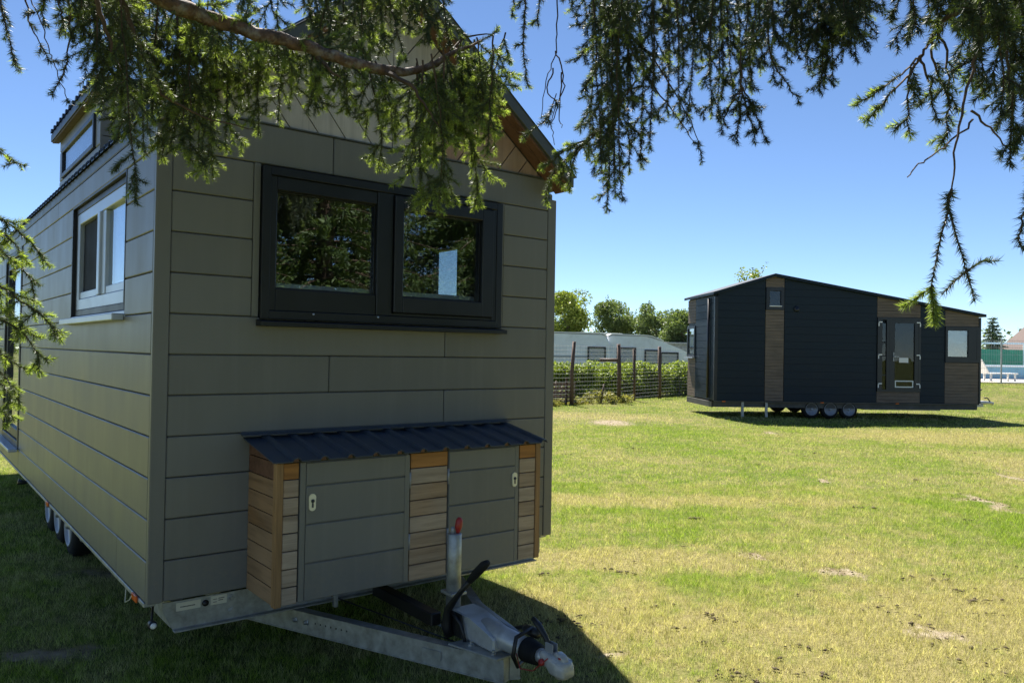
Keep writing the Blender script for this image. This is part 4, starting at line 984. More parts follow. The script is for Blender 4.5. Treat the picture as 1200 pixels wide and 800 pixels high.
# weeds at the foot of the fence
wd = []
for (px, d, hgt) in ((640, 24.6, 0.35), (660, 24.9, 0.3), (690, 25.6, 0.55), (700, 25.7, 0.7), (712, 25.9, 0.6), (718, 25.5, 0.45), (735, 26.6, 0.4), (683, 25.2, 0.25), (675, 24.9, 0.3), (650, 23.9, 0.3), (729, 26.1, 0.35)):
    c_ = atd(px, 470, d); n = 150
    t = rng.uniform(0, 1, (n, 1)); a = rng.uniform(0, 6.283, (n, 1))
    wd.append(np.array([c_[0], c_[1], 0]) + np.concatenate([np.cos(a) * 0.22 * t, np.sin(a) * 0.22 * t, 0.62 * hgt * rng.uniform(0.05, 1, (n, 1))], 1) + rng.normal(size=(n, 3)) * 0.05 * (1, 1, 0))
V, T, Rr = leaf_cloud(np.concatenate(wd), 0.16, aspect=0.22)
link('weeds', np_mesh('weeds', V, T, Rr), M_weed, label='straw coloured weeds and tall grass along the foot of the fence', cat='weeds', kind='stuff')

# caravans
M_carw = simple('caravan_white', (0.84, 0.87, 0.90), 0.4, var=0.08, nscale=2, dirt=((0.30, 0.30, 0.28), 0.35))
M_carg = simple('caravan_grey_stripe', (0.34, 0.37, 0.40), 0.5)
M_curt = simple('curtain', (0.62, 0.60, 0.58), 0.8, var=0.2, nscale=14)
def caravan(base, rz, length, height, profile, windows, label, stripe=True):
    root = empty('caravan', base, rz, label, 'caravan', 'caravans parked behind the hedge')
    z0 = 0.45
    prism('body', [(u * length, z0 + v * (height - z0)) for u, v in profile], 'y', 0, 2.2, M_carw, root, 0.05)
    rf = [(u * length, z0 + v * (height - z0) + 0.02) for u, v in profile if v > 0.84]
    prism('roof_edge', rf + [(u, v + 0.05) for u, v in rf[::-1]], 'y', -0.04, 2.24, M_white, root)
    if stripe: box('stripe', (0.08 * length, 0.93 * length, -0.012, -0.002, z0 + 0.98, z0 + 1.06), M_carg, root, 0)
    for (x0, x1, za, zb) in windows:
        w_ = boxes('window', ring_boxes(x0, x1, -0.05, -0.001, za, zb, 0.07), M_frame, root)
        box('pane', (x0 + 0.071, x1 - 0.071, -0.03, -0.02, za + 0.071, zb - 0.071), M_glassc, w_, 0)
        box('curtain', (x0 + 0.071, x1 - 0.071, -0.015, -0.003, za + 0.071, zb - 0.071), M_curt, w_, 0)
    for x in (length * 0.48, length * 0.6):
        o = wheel_proto(root, 0, 0, -1, 0.3, 0.17); o.location = (x, 0.12, 0.3); o.rotation_euler = (0, 0, math.pi / 2)
    beam('drawbar', (length * 0.9, 0.6), (length + 1.0, 1.1), 0.38, 0.46, 0.06, M_galv, root)
    return root
prof1 = [(0.02, 0), (0.985, 0), (1.0, 0.35), (0.995, 0.80), (0.975, 0.94), (0.94, 0.985), (0.5, 1.0), (0.06, 0.985), (0.02, 0.92), (0, 0.4)]
prof2 = [(0.01, 0), (0.98, 0), (1.0, 0.3), (0.99, 0.58), (0.90, 0.68), (0.66, 0.87), (0.52, 0.97), (0.46, 0.985), (0.05, 1.0), (0.01, 0.96), (0, 0.6)]
c1 = atd(560, 440, 36.0); c2 = atd(711, 440, 36.4)
caravan((c1[0], c1[1], 0), 0.02, 6.1, 2.55, prof1, [(1.2, 2.2, 1.3, 2.0), (5.05, 6.0 - 0.1, 1.25, 1.95)], 'long white caravan with a curtained window behind the first fence post')
caravan((c2[0], c2[1], 0), 0.03, 4.0, 2.5, prof2, [(0.45, 1.35, 1.2, 1.95), (1.75, 2.45, 1.15, 1.85), (2.5, 3.35, 1.15, 1.75)], 'shorter caravan with sloping nose and three dark framed windows', False)
c3 = atd(640, 440, 44.0)
caravan((c3[0], c3[1], 0), 0.0, 4.5, 2.75, prof1, [(1.0, 2.0, 1.4, 2.1)], 'white caravan standing behind the long one, only its roof showing')
# ribbed metal shed beyond
shed = empty('metal_shed', (9.2, 46.0, 0), 0, 'grey ribbed metal shed beyond the sloping caravan', 'shed')
box('wall', (-0.5, 4.2, 0.0, 3.0, 0.0, 2.25), M_carg, shed, 0)
for k in range(22): box('rib', (-0.45 + k * 0.21, -0.37 + k * 0.21, -0.05, -0.001, 0.02, 2.2), M_galv, shed, 0)
box('roof', (-0.7, 4.4, -0.25, 3.2, 2.252, 2.36), M_galv, shed, 0.01)

# background trees
def btree(px, d, ytop_, wpx, mat, label, **kw):
    c_ = atd(px, 413, d); h = atd(px, ytop_, d)[2]
    return broad_tree('broadleaf_tree', (c_[0], c_[1], 0), h, wpx / 2 / FPX * d, h * 0.3, mat, label, **kw)
btree(663, 48, 347, 46, M_leafA, 'pale yellow green rounded tree just right of the olive house', nclump=36)
btree(722, 52, 357, 50, M_leafB, 'dark green tree with thin upright tips between two pale trees', nclump=30, top_twigs=14)
btree(768, 50, 362, 44, M_leafB, 'airy grey green tree behind the nose of the sloping caravan', nclump=24, nleaf=300, top_twigs=14)
btree(803, 47, 368, 40, M_leafB, 'dense green tree touching the left end of the navy house', nclump=26)
btree(630, 55, 352, 60, M_leafA, 'pale green tree mostly hidden behind the olive house', nclump=26)
btree(882, 34, 317, 44, M_leafA, 'feathery pale treetop rising just above the navy roof peak', nclump=12, nleaf=90, size=0.12, clump_r=0.3, top_twigs=18)
btree(742, 62, 372, 60, M_leafB, 'low dark tree filling the gap behind the dark upright tree', nclump=26)
c_ = atd(1163, 415, 52.0); conifer('conifer_tree', (c_[0], c_[1], 0.6), atd(1163, 371, 52.0)[2] - 0.6, 1.6, M_conif, 'dark green conifer behind the mesh fence beside the pool')
c_ = atd(1061, 415, 40.0); conifer('conifer_tree', (c_[0], c_[1], 0.5), atd(1061, 358, 40.0)[2] - 0.5, 0.8, M_conif, 'small spire of a conifer peeking over the navy roof slope')
# distant wood
P = []
for i in range(900):
    a = rng.uniform(-0.9, 0.95); d = rng.uniform(120, 150); h = rng.uniform(2.5, 5.5)
    n = 56
    P.append(np.array([math.sin(a) * d, math.cos(a) * d, h * 0.5]) + rng.normal(size=(n, 3)) * (1.6, 1.6, h * 0.28))
P = np.concatenate(P); P[:, 2] = np.abs(P[:, 2])
V, T, Rr = leaf_cloud(P, 0.6, aspect=0.8)
link('distant_woodland', np_mesh('distant_woodland', V, T, Rr), M_leafB, label='low dark line of distant woodland on the horizon', cat='woodland', kind='stuff')

# ------------------------------------------------------------------ pool terrace on the right
PZ = 0.62
M_pave = simple('terrace_slabs', (0.46, 0.42, 0.36), 0.8, var=0.1, nscale=3)
M_blue = simple('pool_liner', (0.16, 0.42, 0.62), 0.35, var=0.12, nscale=1.2)
M_green = simple('green_screen', (0.02, 0.24, 0.13), 0.6, var=0.2, nscale=4)
box('terrace', (17.5, 60.0, 34.6, 60.0, PZ - 0.3, PZ + 0.05), M_pave, None, 0, kind='structure')
f0 = atd(1146, 447, 33.5); f1 = np.array([26.5, 34.2, 0])
mf = empty('mesh_fence', (f0[0] - 1.0, f0[1], PZ), 0, 'grey welded mesh fence panels in front of the pool', 'fence')
nP = 6; pwid = 2.0
for k in range(nP + 1): box('post', (k * pwid - 0.025, k * pwid + 0.025, -0.025, 0.025, -0.2, 1.93), M_galv, mf, 0)
for k in range(nP):
    bm = bmesh.new()
    for j in range(27): bm_box(bm, k * pwid + 0.03 + j * 0.0732, k * pwid + 0.036 + j * 0.0732, -0.003, 0.003, 0.06, 1.88)
    for z in (0.06, 0.36, 0.66, 0.96, 1.26, 1.56, 1.87): bm_box(bm, k * pwid + 0.026, k * pwid + 1.974, -0.012, -0.004, z, z + 0.012)
    link('mesh_panel', finish(bm, 'mesh_panel'), M_galv, mf)
pool = empty('swimming_pool', (21.5, 40.5, PZ + 0.05), 0, 'raised light blue swimming pool behind the mesh fence', 'pool')
boxes('wall', [(0, 12, 0, 0.12, 0, 0.62), (0, 12, 5.88, 6, 0, 0.62), (0, 0.12, 0.12, 5.88, 0, 0.62), (11.88, 12, 0.12, 5.88, 0, 0.62)], M_blue, pool)
boxes('coping', [(-0.15, 12.15, -0.15, 0.15, 0.621, 0.68), (-0.15, 12.15, 5.85, 6.15, 0.621, 0.68), (-0.15, 0.15, 0.15, 5.85, 0.621, 0.68), (11.85, 12.15, 0.15, 5.85, 0.621, 0.68)], M_white, pool, 0.01)
m, nt, b = new_mat('pool_water'); b.inputs['Base Color'].default_value = (0.08, 0.33, 0.5, 1); b.inputs['Roughness'].default_value = 0.06
bump(nt, b, noise(nt, objco(nt), 2.5, 3), 0.2, 0.05)
box('water', (0.12, 11.88, 0.12, 5.88, 0.4, 0.56), m, pool, 0)
for dx in (0.0, 0.5):
    tube('ladder_rail', [(2.0 + dx, -0.35, 0.0), (2.0 + dx, -0.3, 1.1), (2.0 + dx, 0.0, 1.35), (2.0 + dx, 0.35, 1.1), (2.0 + dx, 0.4, 0.3)], 0.022, M_rim, pool, 8)
scr = empty('windbreak_screen', (19.5, 48.0, PZ + 0.05), 0, 'bright green windbreak screen with white top rail behind the pool', 'screen')
for k in range(7): box('screen_panel', (k * 3.0 + 0.03, (k + 1) * 3.0 - 0.03, 0, 0.04, 0.1, 1.62), M_green, scr, 0)
for k in range(8): box('post', (k * 3.0 - 0.028, k * 3.0 + 0.028, -0.01, 0.05, 0.0, 1.95), M_white, scr, 0)
boxes('top_rail', [(-0.1, 21.1, -0.02, 0.06, 1.951, 2.05)], M_white, scr)
def lounger(loc, rz, label):
    o = empty('sun_lounger', loc, rz, label, 'sun lounger')
    boxes('seat', [(0, 1.3, 0, 0.65, 0.32, 0.38)], M_white, o, 0.01)
    prism('backrest', [(1.3, 0.33), (1.36, 0.33), (1.75, 0.98), (1.69, 1.0)], 'y', 0.0, 0.65, M_white, o, 0.01)
    for x in (0.08, 1.2):
        for y in (0.03, 0.55): box('leg', (x, x + 0.07, y, y + 0.07, 0, 0.319), M_white, o, 0.004)
    return o
lp = atd(1183, 440, 37.0)
lounger((lp[0], lp[1], PZ + 0.05), math.pi, 'white plastic sun lounger on the terrace behind the mesh fence'); 
# house with brown tiled roof at the right edge
hp = atd(1199, 415, 62.0)
cot = empty('gabled_house', (hp[0] + 0.2, hp[1], 0.5), 0, 'white gabled house with steep brown tiled roof at the right edge', 'house')
M_tile = simple('brown_tiles', (0.075, 0.045, 0.036), 0.8, var=0.25, nscale=8)
prism('wall', [(0.35, 0), (6.0, 0), (6.0, 2.3), (3.2, 4.6), (0.35, 2.3)], 'y', 0, 3, M_white, cot)
prism('roof', [(-0.2, 1.75), (3.2, 4.75), (3.2, 4.95), (-0.35, 1.85)], 'y', -0.3, 3.3, M_tile, cot); prism('roof', [(3.202, 4.75), (6.5, 1.8), (6.65, 1.9), (3.202, 4.95)], 'y', -0.3, 3.3, M_tile, cot)
cw_ = boxes('window', ring_boxes(1.2, 2.4, -0.08, -0.002, 1.0, 2.2, 0.1), M_frame, cot); box('pane', (1.301, 2.299, -0.04, -0.02, 1.101, 2.099), M_glassd, cw_, 0)

# ------------------------------------------------------------------ spruces
class Spray:
    """collects twig tubes and needle-bearing segments, then builds two meshes"""
    def __init__(s): s.bm = bmesh.new(); s.seg = []
    def stem(s, pts, r0, r1, seg=5):
        n = len(pts); bm_tube(s.bm, [tuple(p) for p in pts], [r0 + (r1 - r0) * i / (n - 1) for i in range(n)], seg)
    def needles(s, p0, p1, tint, ln=0.0205): s.seg.append((*p0, *p1, tint, ln))
    def shoot(s, p, d, L, tint, r=0.0016, side=0, fresh=0.4):
        """a needled twig, nearly straight; its end may be this year's pale growth; side = number of side shoots"""
        d = d / np.linalg.norm(d); n = 3; pts = [p]
        for i in range(n):
            d = d + np.array([0, 0, -0.07]) + rng.normal(size=3) * 0.03; d /= np.linalg.norm(d)
            pts.append(pts[-1] + d * L / n)
        s.stem(pts, r, 0.0008, 4)
        fr = rng.uniform() < fresh
        for i in range(n):
            t = tint + (0.5 * rng.uniform(0.6, 1.25) if (fr and i >= n - (2 if L < 0.06 else 1)) else 0) + rng.normal() * 0.03
            s.needles(pts[i], pts[i + 1], t)
        if fr: s.needles(pts[-1], pts[-1] + d * 0.01, tint + 0.55, 0.014)
        if side:
            pl_ = np.cross(d, np.array([rng.normal() * 0.5, 1.0, rng.normal() * 0.3])); pl_ /= np.linalg.norm(pl_)
            for k in range(side):
                f_ = (k + 0.6) / (side + 0.4) * n; i0 = min(int(f_), n - 1); q = pts[i0] + (pts[i0 + 1] - pts[i0]) * (f_ - i0)
                sg = 1 if k % 2 else -1
                s.shoot(q, d * 0.9 + pl_ * sg * rng.uniform(0.5, 0.95) + rng.normal(size=3) * 0.15, L * rng.uniform(0.38, 0.62) * (1.15 - 0.4 * f_ / n), tint, 0.0010, 0, fresh)
        return pts
    def strand(s, ctrl, side_len, gap=0.03, tint=0.12, fresh=0.35, r0=0.0034, bare=0.12, needled=True, down=0.55):
        """hanging branchlet through the control points with alternating side twigs"""
        ctrl = [np.asarray(c, float) for c in ctrl]; n = max(8, 5 * (len(ctrl) - 1)); pts = []
        for i in range(n + 1):
            u = i / n * (len(ctrl) - 1); k = min(int(u), len(ctrl) - 2); f_ = u - k
            p0, p1, p2, p3 = ctrl[max(k - 1, 0)], ctrl[k], ctrl[k + 1], ctrl[min(k + 2, len(ctrl) - 1)]
            pts.append(0.5 * ((2 * p1) + (p2 - p0) * f_ + (2 * p0 - 5 * p1 + 4 * p2 - p3) * f_ ** 2 + (3 * p1 - p0 - 3 * p2 + p3) * f_ ** 3))
        tot = sum(np.linalg.norm(b_ - a) for a, b_ in zip(pts[:-1], pts[1:]))
        for i in range(1, n): pts[i] = pts[i] + rng.normal(size=3) * 0.0025
        s.stem(pts, r0, 0.0013, 5)
        if not needled:
            return pts
        acc = 0; nxt = bare * tot; sg = 1; az0 = rng.normal() * 0.7
        for a, b_ in zip(pts[:-1], pts[1:]):
            L = np.linalg.norm(b_ - a); d = (b_ - a) / L
            if acc > bare * tot * 1.4: s.needles(a, b_, tint * 0.7)
            while nxt < acc + L:
                q = a + d * (nxt - acc); t = nxt / tot
                az = az0 + (0 if sg > 0 else math.pi) + rng.normal() * 0.5; sg = -sg
                sd_ = np.array([math.cos(az), math.sin(az) * 0.8, -down + rng.normal() * 0.25])
                Ls = side_len * 1.55 * (1.05 - 0.55 * t) * rng.uniform(0.4, 1.2)
                s.shoot(q, sd_ + d * 0.6, Ls, tint, 0.0014, int(Ls / 0.030), fresh)
                nxt += gap * 1.95 * rng.uniform(0.5, 1.6)
            acc += L
        s.shoot(pts[-1], pts[-1] - pts[-2], side_len * 0.5, tint, 0.0013, 2, min(1, fresh * 1.5))
        return pts
    def build(s, bough, dens=1800):
        A = np.array(s.seg)
        link('twigs', finish(s.bm, 'twigs'), M_twig, bough, kind='stuff')
        if not len(A): return
        p0, p1, tint, ln = A[:, :3], A[:, 3:6], A[:, 6], A[:, 7]
        L = np.linalg.norm(p1 - p0, axis=1); cnt = np.maximum(3, (L * dens).astype(int)); i = np.repeat(np.arange(len(A)), cnt); n = len(i)
        ax = (p1 - p0)[i] / L[i][:, None]; t = rng.uniform(0, 1, n)[:, None]; base = p0[i] + (p1 - p0)[i] * t
        rd = rng.normal(size=(n, 3)); rd -= (rd * ax).sum(1)[:, None] * ax; rd /= np.linalg.norm(rd, axis=1)[:, None]
        rd[:, 2] += 0.22; an = np.radians(rng.uniform(28, 62, n))[:, None]
        dr_ = ax * np.cos(an) + rd * np.sin(an); dr_ /= np.linalg.norm(dr_, axis=1)[:, None]
        w = np.cross(dr_, rng.normal(size=(n, 3))); w /= np.linalg.norm(w, axis=1)[:, None]
        l_ = ln[i][:, None] * rng.uniform(0.7, 1.15, (n, 1)); hw = 0.00105
        V = np.stack([base - w * hw, base + w * hw, base + dr_ * l_], 1).reshape(-1, 3)
        T = np.arange(3 * n).reshape(n, 3)
        rr = np.clip(tint[i] + rng.normal(size=n) * 0.05, 0, 1)
        link('needles', np_mesh('needles', V, T, np.repeat(rr, 3)), M_needle, bough, kind='stuff')

def infram(P, m=0.25):
    """does a point fall inside the picture (with a margin)?"""
    P = np.atleast_2d(P); d = P - cw; w = d @ cf
    x = (d @ cr) / np.maximum(w, 1e-3); y = (d @ cu) / np.maximum(w, 1e-3)
    return (w > 0.02) & (np.abs(x) < 0.6566 + m) & (np.abs(y) < 0.4377 + m)
def spruce(base, h, rad, label, low=0.9, dens=1.0, keep_clear=True, size=0.11):
    root = empty('spruce_tree', (base[0], base[1], 0), 0, label, 'tree', 'spruces')
    tube('trunk', [(0, 0, -0.1), (0.03, 0.02, h * 0.35), (0, 0, h * 0.7), (0, 0, h)], [0.19, 0.14, 0.08, 0.012], M_bark, root, 12)
    P = []; bm = bmesh.new(); z = low
    while z < h - 0.1:
        rr = rad * (1 - z / h) ** 0.75 + 0.08
        for k in range(int(7 + 2 * rr)):
            a = rng.uniform(0, 6.283); L = rr * rng.uniform(0.7, 1.12); zj = z + rng.uniform(-0.12, 0.12)
            tt = np.linspace(0, 1, 6); droop = rng.uniform(0.25, 0.5)
            br = np.stack([np.cos(a) * L * tt, np.sin(a) * L * tt, zj + 0.05 * L * tt - droop * L * tt ** 2 * (1 - 0.35 * tt)], -1)
            wpt = br + np.array([base[0], base[1], 0])
            if keep_clear and infram(wpt, 0.12).any(): continue
            bm_tube(bm, [tuple(p) for p in br], [0.022, 0.018, 0.014, 0.010, 0.006, 0.003], 4, False)
            n = int(120 * L * dens) + 10
            t = rng.uniform(0.12, 1, (n, 1)); i0 = np.minimum((t[:, 0] * 5).astype(int), 4); fr = t[:, 0] * 5 - i0
            c_ = br[i0] * (1 - fr)[:, None] + br[i0 + 1] * fr[:, None]
            hang = rng.exponential(0.11, (n, 1)) * (0.4 + 0.9 * t)
            side = rng.normal(size=(n, 2)) * 0.10 * (1.15 - t)
            c_ = c_ + np.concatenate([-np.sin(a) * side[:, :1], np.cos(a) * side[:, :1], -hang], 1)
            P.append(c_)
        z += 0.27
    link('branches', finish(bm, 'branches'), M_twig, root)
    P = np.concatenate(P)
    if keep_clear: P = P[~infram(P + np.array([base[0], base[1], 0]), 0.10)]
    V, T, Rr = leaf_cloud(P, size * 1.15, aspect=0.2)
    link('crown', np_mesh('crown', V, T, Rr), M_needleT, root, kind='stuff')
    return root

# two trees whose boughs overhang the view, and more of the row mirrored in the front window
treeL = spruce((-3.4, 1.5), 9.0, 1.9, 'spruce on the left whose boughs hang over the olive house', low=2.5, dens=0.8)
treeR = spruce((3.3, -0.2), 9.5, 2.3, 'spruce on the right whose twigs hang against the blue sky', low=2.8, dens=0.8)
for (x, y, h, r, lb) in ((5.6, 0.9, 9.0, 2.5, 'tall spruce right of the lawn, mirrored in the left front pane'), (8.4, 0.2, 8.5, 2.6, 'spruce behind the tall one, mirrored in the right front pane'),
                        (8.0, 2.6, 7.5, 2.2, 'shorter spruce at the lawn edge beyond the right frame edge'), (11.0, 1.6, 9.0, 2.8, 'farthest spruce of the row along the right lawn edge')):
    spruce((x, y), h, r, lb, low=0.5, dens=1.1)

def bough(tree, pts, rads, name='bough'):
    bm = bmesh.new(); b0 = np.array(tree.location)
    # refine and add knots
    P = [np.asarray(p, float) for p in pts]; Q, Rr = [], []
    for i in range(len(P) - 1):
        for j in range(4):
            f_ = j / 4; Q.append(P[i] * (1 - f_) + P[i + 1] * f_ + rng.normal(size=3) * 0.003); Rr.append((rads[i] * (1 - f_) + rads[i + 1] * f_) * rng.uniform(0.94, 1.07))
    Q.append(P[-1]); Rr.append(rads[-1])
    bm_tube(bm, [tuple(q - b0) for q in Q], Rr, 9)
    o = link(name, finish(bm, name), M_bark, tree, smooth=True)
    return o
class BSpray(Spray):
    def __init__(s, tree): super().__init__(); s.b0 = np.array(tree.location)
    def px(s, pts, d):
        """picture points (with optional own distance) to points relative to the tree"""
        return [atd(p[0], p[1], p[2] if len(p) > 2 else d) - s.b0 for p in pts]
def env(e, x): return float(np.interp(x, [p[0] for p in e], [p[1] for p in e]))
def mass(sp, x0, x1, ytop, e, n, d0, d1, side, gap, tint, fresh, drift=12, minfrac=0.35):
    for k in range(n):
        x = x0 + (x1 - x0) * (k + rng.uniform(0, 1)) / n; d = rng.uniform(d0, d1)
        yt = env(ytop, x) if isinstance(ytop, list) else ytop
        ye = yt + (env(e, x) - yt) * (rng.uniform(minfrac, 1.0)) - side * FPX / d * 0.2
        if ye < yt + 12: ye = yt + 12
        dx = rng.normal() * drift
        sp.strand(sp.px([(x - dx, yt - 8), (x - dx * 0.3 + rng.normal() * 3, yt + (ye - yt) * 0.5), (x, ye)], d), side, gap, tint * rng.uniform(0.6, 1.3), fresh, bare=0.08)

# ---- left bough: the thick brown branch across the gable
A_px = [(-60, -150, 2.0), (90, -60, 2.2), (180, -6, 2.35), (232, 18, 2.45), (268, 30, 2.5), (330, 47, 2.55), (380, 62, 2.6), (432, 79, 2.65), (470, 86, 2.7), (505, 78, 2.75), (535, 60, 2.8), (565, 48, 2.85)]
bA = bough(treeL, [np.array([-3.4, 1.5, 3.6])] + [atd(*p) for p in A_px], [0.05, 0.036, 0.031, 0.027, 0.026, 0.0245, 0.023, 0.0215, 0.019, 0.016, 0.011, 0.007, 0.004])
sp = BSpray(treeL)
aline = [(p[0], p[1]) for p in A_px]
mass(sp, 96, 185, -30, [(90, 70), (110, 120), (125, 200), (150, 250), (175, 225), (190, 235)], 12, 2.3, 2.7, 0.125, 0.03, 0.14, 0.35)
mass(sp, 180, 262, [(180, -20), (262, 25)], [(180, 215), (200, 240), (225, 238), (240, 205), (262, 170)], 9, 2.5, 2.8, 0.125, 0.03, 0.16, 0.4)
mass(sp, 262, 345, [(262, 25), (345, 50)], [(262, 165), (300, 192), (316, 196), (332, 120), (345, 105)], 5, 2.6, 2.85, 0.115, 0.03, 0.18, 0.45)
mass(sp, 345, 475, [(345, 48), (475, 84)], [(345, 120), (362, 130), (385, 110), (400, 165), (416, 195), (432, 200), (446, 238), (458, 160), (475, 125)], 5, 2.62, 2.9, 0.11, 0.03, 0.16, 0.5)
mass(sp, 482, 585, [(482, 82), (520, 70), (585, 45)], [(482, 230), (500, 245), (520, 252), (545, 255), (560, 240), (575, 200), (588, 150)], 14, 2.6, 2.95, 0.11, 0.028, 0.22, 0.8, 8)
# foliage standing above the bough
mass(sp, 200, 370, -60, [(200, 20), (260, 35), (300, 30), (370, 55)], 5, 2.6, 2.9, 0.11, 0.03, 0.14, 0.35, 20, 0.7)
mass(sp, 365, 530, -60, [(365, 70), (400, 85), (450, 75), (490, 70), (530, 60)], 10, 2.7, 3.1, 0.12, 0.028, 0.11, 0.2, 20, 0.65)
for x in np.arange(205, 470, 9.0):
    y = float(np.interp(x, [q[0] for q in A_px], [q[1] for q in A_px])); d = float(np.interp(x, [q[0] for q in A_px], [q[2] for q in A_px])) - rng.uniform(-0.05, 0.06)
    up = rng.uniform() < 0.45; b_ = sp.px([(x, y + (-6 if up else 6))], d)[0]
    L = rng.uniform(0.05, 0.13)
    sp.shoot(b_, np.array([rng.normal() * 0.7, rng.normal() * 0.5, 0.5 if up else -0.9]), L, 0.2, 0.0016, int(L / 0.025), 0.7)
# limbs that branch off the bough
for pts in ([(452, 84, 2.66), (480, 100, 2.62), (497, 122, 2.6), (515, 150, 2.6)], [(505, 78, 2.75), (520, 70, 2.8), (545, 45, 2.85), (580, 40, 2.9)], [(100, -40, 2.2), (118, 15, 2.25), (132, 60, 2.3), (143, 82, 2.3)],
            [(135, -30, 2.3), (150, 20, 2.35), (170, 70, 2.4), (190, 110, 2.4), (235, 135, 2.45), (300, 152, 2.5)], [(368, 60, 2.6), (384, 80, 2.58), (400, 92, 2.58)]):
    sp.strand(sp.px(pts, 2.5), 0.06, 0.06, 0.14, 0.4, r0=0.010, needled=False)
# tips reaching right over the rake
sp.strand(sp.px([(545, 62), (562, 80), (572, 100)], 2.85), 0.07, 0.03, 0.2, 0.6)
sp.strand(sp.px([(530, 62), (560, 50), (578, 40)], 2.85), 0.05, 0.05, 0.15, 0.4)
sp.build(bA)

# ---- sparse twigs in the top left corner
bB = bough(treeL, [np.array([-3.4, 1.5, 3.3]), atd(-220, -120, 2.0), atd(-40, -70, 2.1), atd(60, -60, 2.2), atd(130, -45, 2.3)], [0.04, 0.03, 0.022, 0.014, 0.006])
sp = BSpray(treeL)
sp.strand(sp.px([(-3, -50), (2, 10), (18, 72)], 2.3), 0.05, 0.035, 0.12, 0.2)
sp.strand(sp.px([(28, -40), (32, 10), (40, 38), (56, 68)], 2.3), 0.035, 0.05, 0.1, 0.1, bare=0.6)
sp.strand(sp.px([(36, -30), (38, 5), (52, 35), (58, 62), (66, 82), (78, 115)], 2.3), 0.03, 0.06, 0.1, 0.1, r0=0.002, bare=0.75)
sp.strand(sp.px([(82, -40), (82, 30), (76, 80), (64, 105)], 2.3), 0.04, 0.05, 0.1, 0.1, bare=0.5)
sp.strand(sp.px([(112, -30), (114, 40), (113, 96)], 2.3), 0.05, 0.02, 0.08, 0.05, bare=0.4)
sp.strand(sp.px([(72, -50), (70, 0), (74, 28)], 2.3), 0.07, 0.02, 0.08, 0.1)
sp.strand(sp.px([(50, -50), (52, 0), (50, 18)], 2.3), 0.06, 0.025, 0.1, 0.2)
sp.strand(sp.px([(92, -50), (95, 0), (90, 30)], 2.3), 0.07, 0.02, 0.08, 0.1)
sp.build(bB)

# ---- branches reaching in at the left edge
bC = bough(treeL, [np.array([-3.4, 1.5, 2.5]), atd(-140, 300, 2.4), atd(-60, 320, 2.5), atd(-12, 335, 2.55)], [0.03, 0.02, 0.012, 0.005])
sp = BSpray(treeL)
for (pts, sl, fr) in (([(-60, 130), (-15, 168), (22, 192)], 0.05, 0.3), ([(-70, 225), (-10, 250), (34, 282), (48, 300)], 0.075, 0.7), ([(-70, 270), (-8, 292), (30, 318), (40, 345)], 0.07, 0.6), ([(-70, 300), (-10, 330), (40, 362), (66, 388)], 0.075, 0.8),
                      ([(-70, 350), (-10, 368), (30, 395), (46, 425)], 0.07, 0.7), ([(-70, 390), (-20, 400), (8, 418), (26, 430)], 0.07, 0.8), ([(-70, 430), (-20, 436), (0, 448), (14, 468)], 0.06, 0.8), ([(-70, 470), (-25, 470), (0, 478), (10, 492)], 0.05, 0.8), ([(-60, 240), (-20, 268), (8, 300)], 0.08, 0.6), ([(-70, 315), (-20, 345), (22, 378), (38, 392)], 0.07, 0.8), ([(-60, 410), (-15, 425), (12, 450), (22, 470)], 0.06, 0.8), ([(-60, 255), (0, 272), (26, 300)], 0.07, 0.7)):
    sp.strand(sp.px(pts, rng.uniform(2.35, 2.7)), sl, 0.022, 0.26, fr, down=0.3, bare=0.05)
sp.build(bC)

# ---- right-hand boughs above the frame
bD = bough(treeR, [np.array([3.3, -0.2, 3.9]), atd(1150, -220, 2.3), atd(1000, -130, 2.7), atd(860, -80, 2.95), atd(740, -60, 3.05), atd(620, -50, 3.1)], [0.05, 0.042, 0.035, 0.026, 0.017, 0.006])
sp = BSpray(treeR)
sp.strand(sp.px([(616, -60), (616, 10), (613, 55), (618, 96)], 2.7), 0.035, 0.02, 0.14, 0.3)
sp.strand(sp.px([(602, -60), (603, -5), (600, 14)], 2.8), 0.04, 0.03, 0.16, 0.4)
sp.strand(sp.px([(632, -60), (632, 0), (630, 22)], 2.8), 0.05, 0.03, 0.16, 0.4)
for pts in ([(652, -60), (652, 20), (651, 62), (640, 95), (634, 140)], [(651, 60), (660, 90), (655, 120), (646, 150), (650, 170)], [(648, 80), (642, 108), (652, 122), (642, 150)], [(658, 85), (656, 130), (658, 150)]):
    sp.strand(sp.px(pts, 2.8), 0.05, 0.05, 0.1, 0.1, r0=0.003, needled=False)
sp.strand(sp.px([(652, 110), (640, 140), (616, 158)], 2.8), 0.04, 0.03, 0.1, 0.2, r0=0.002)
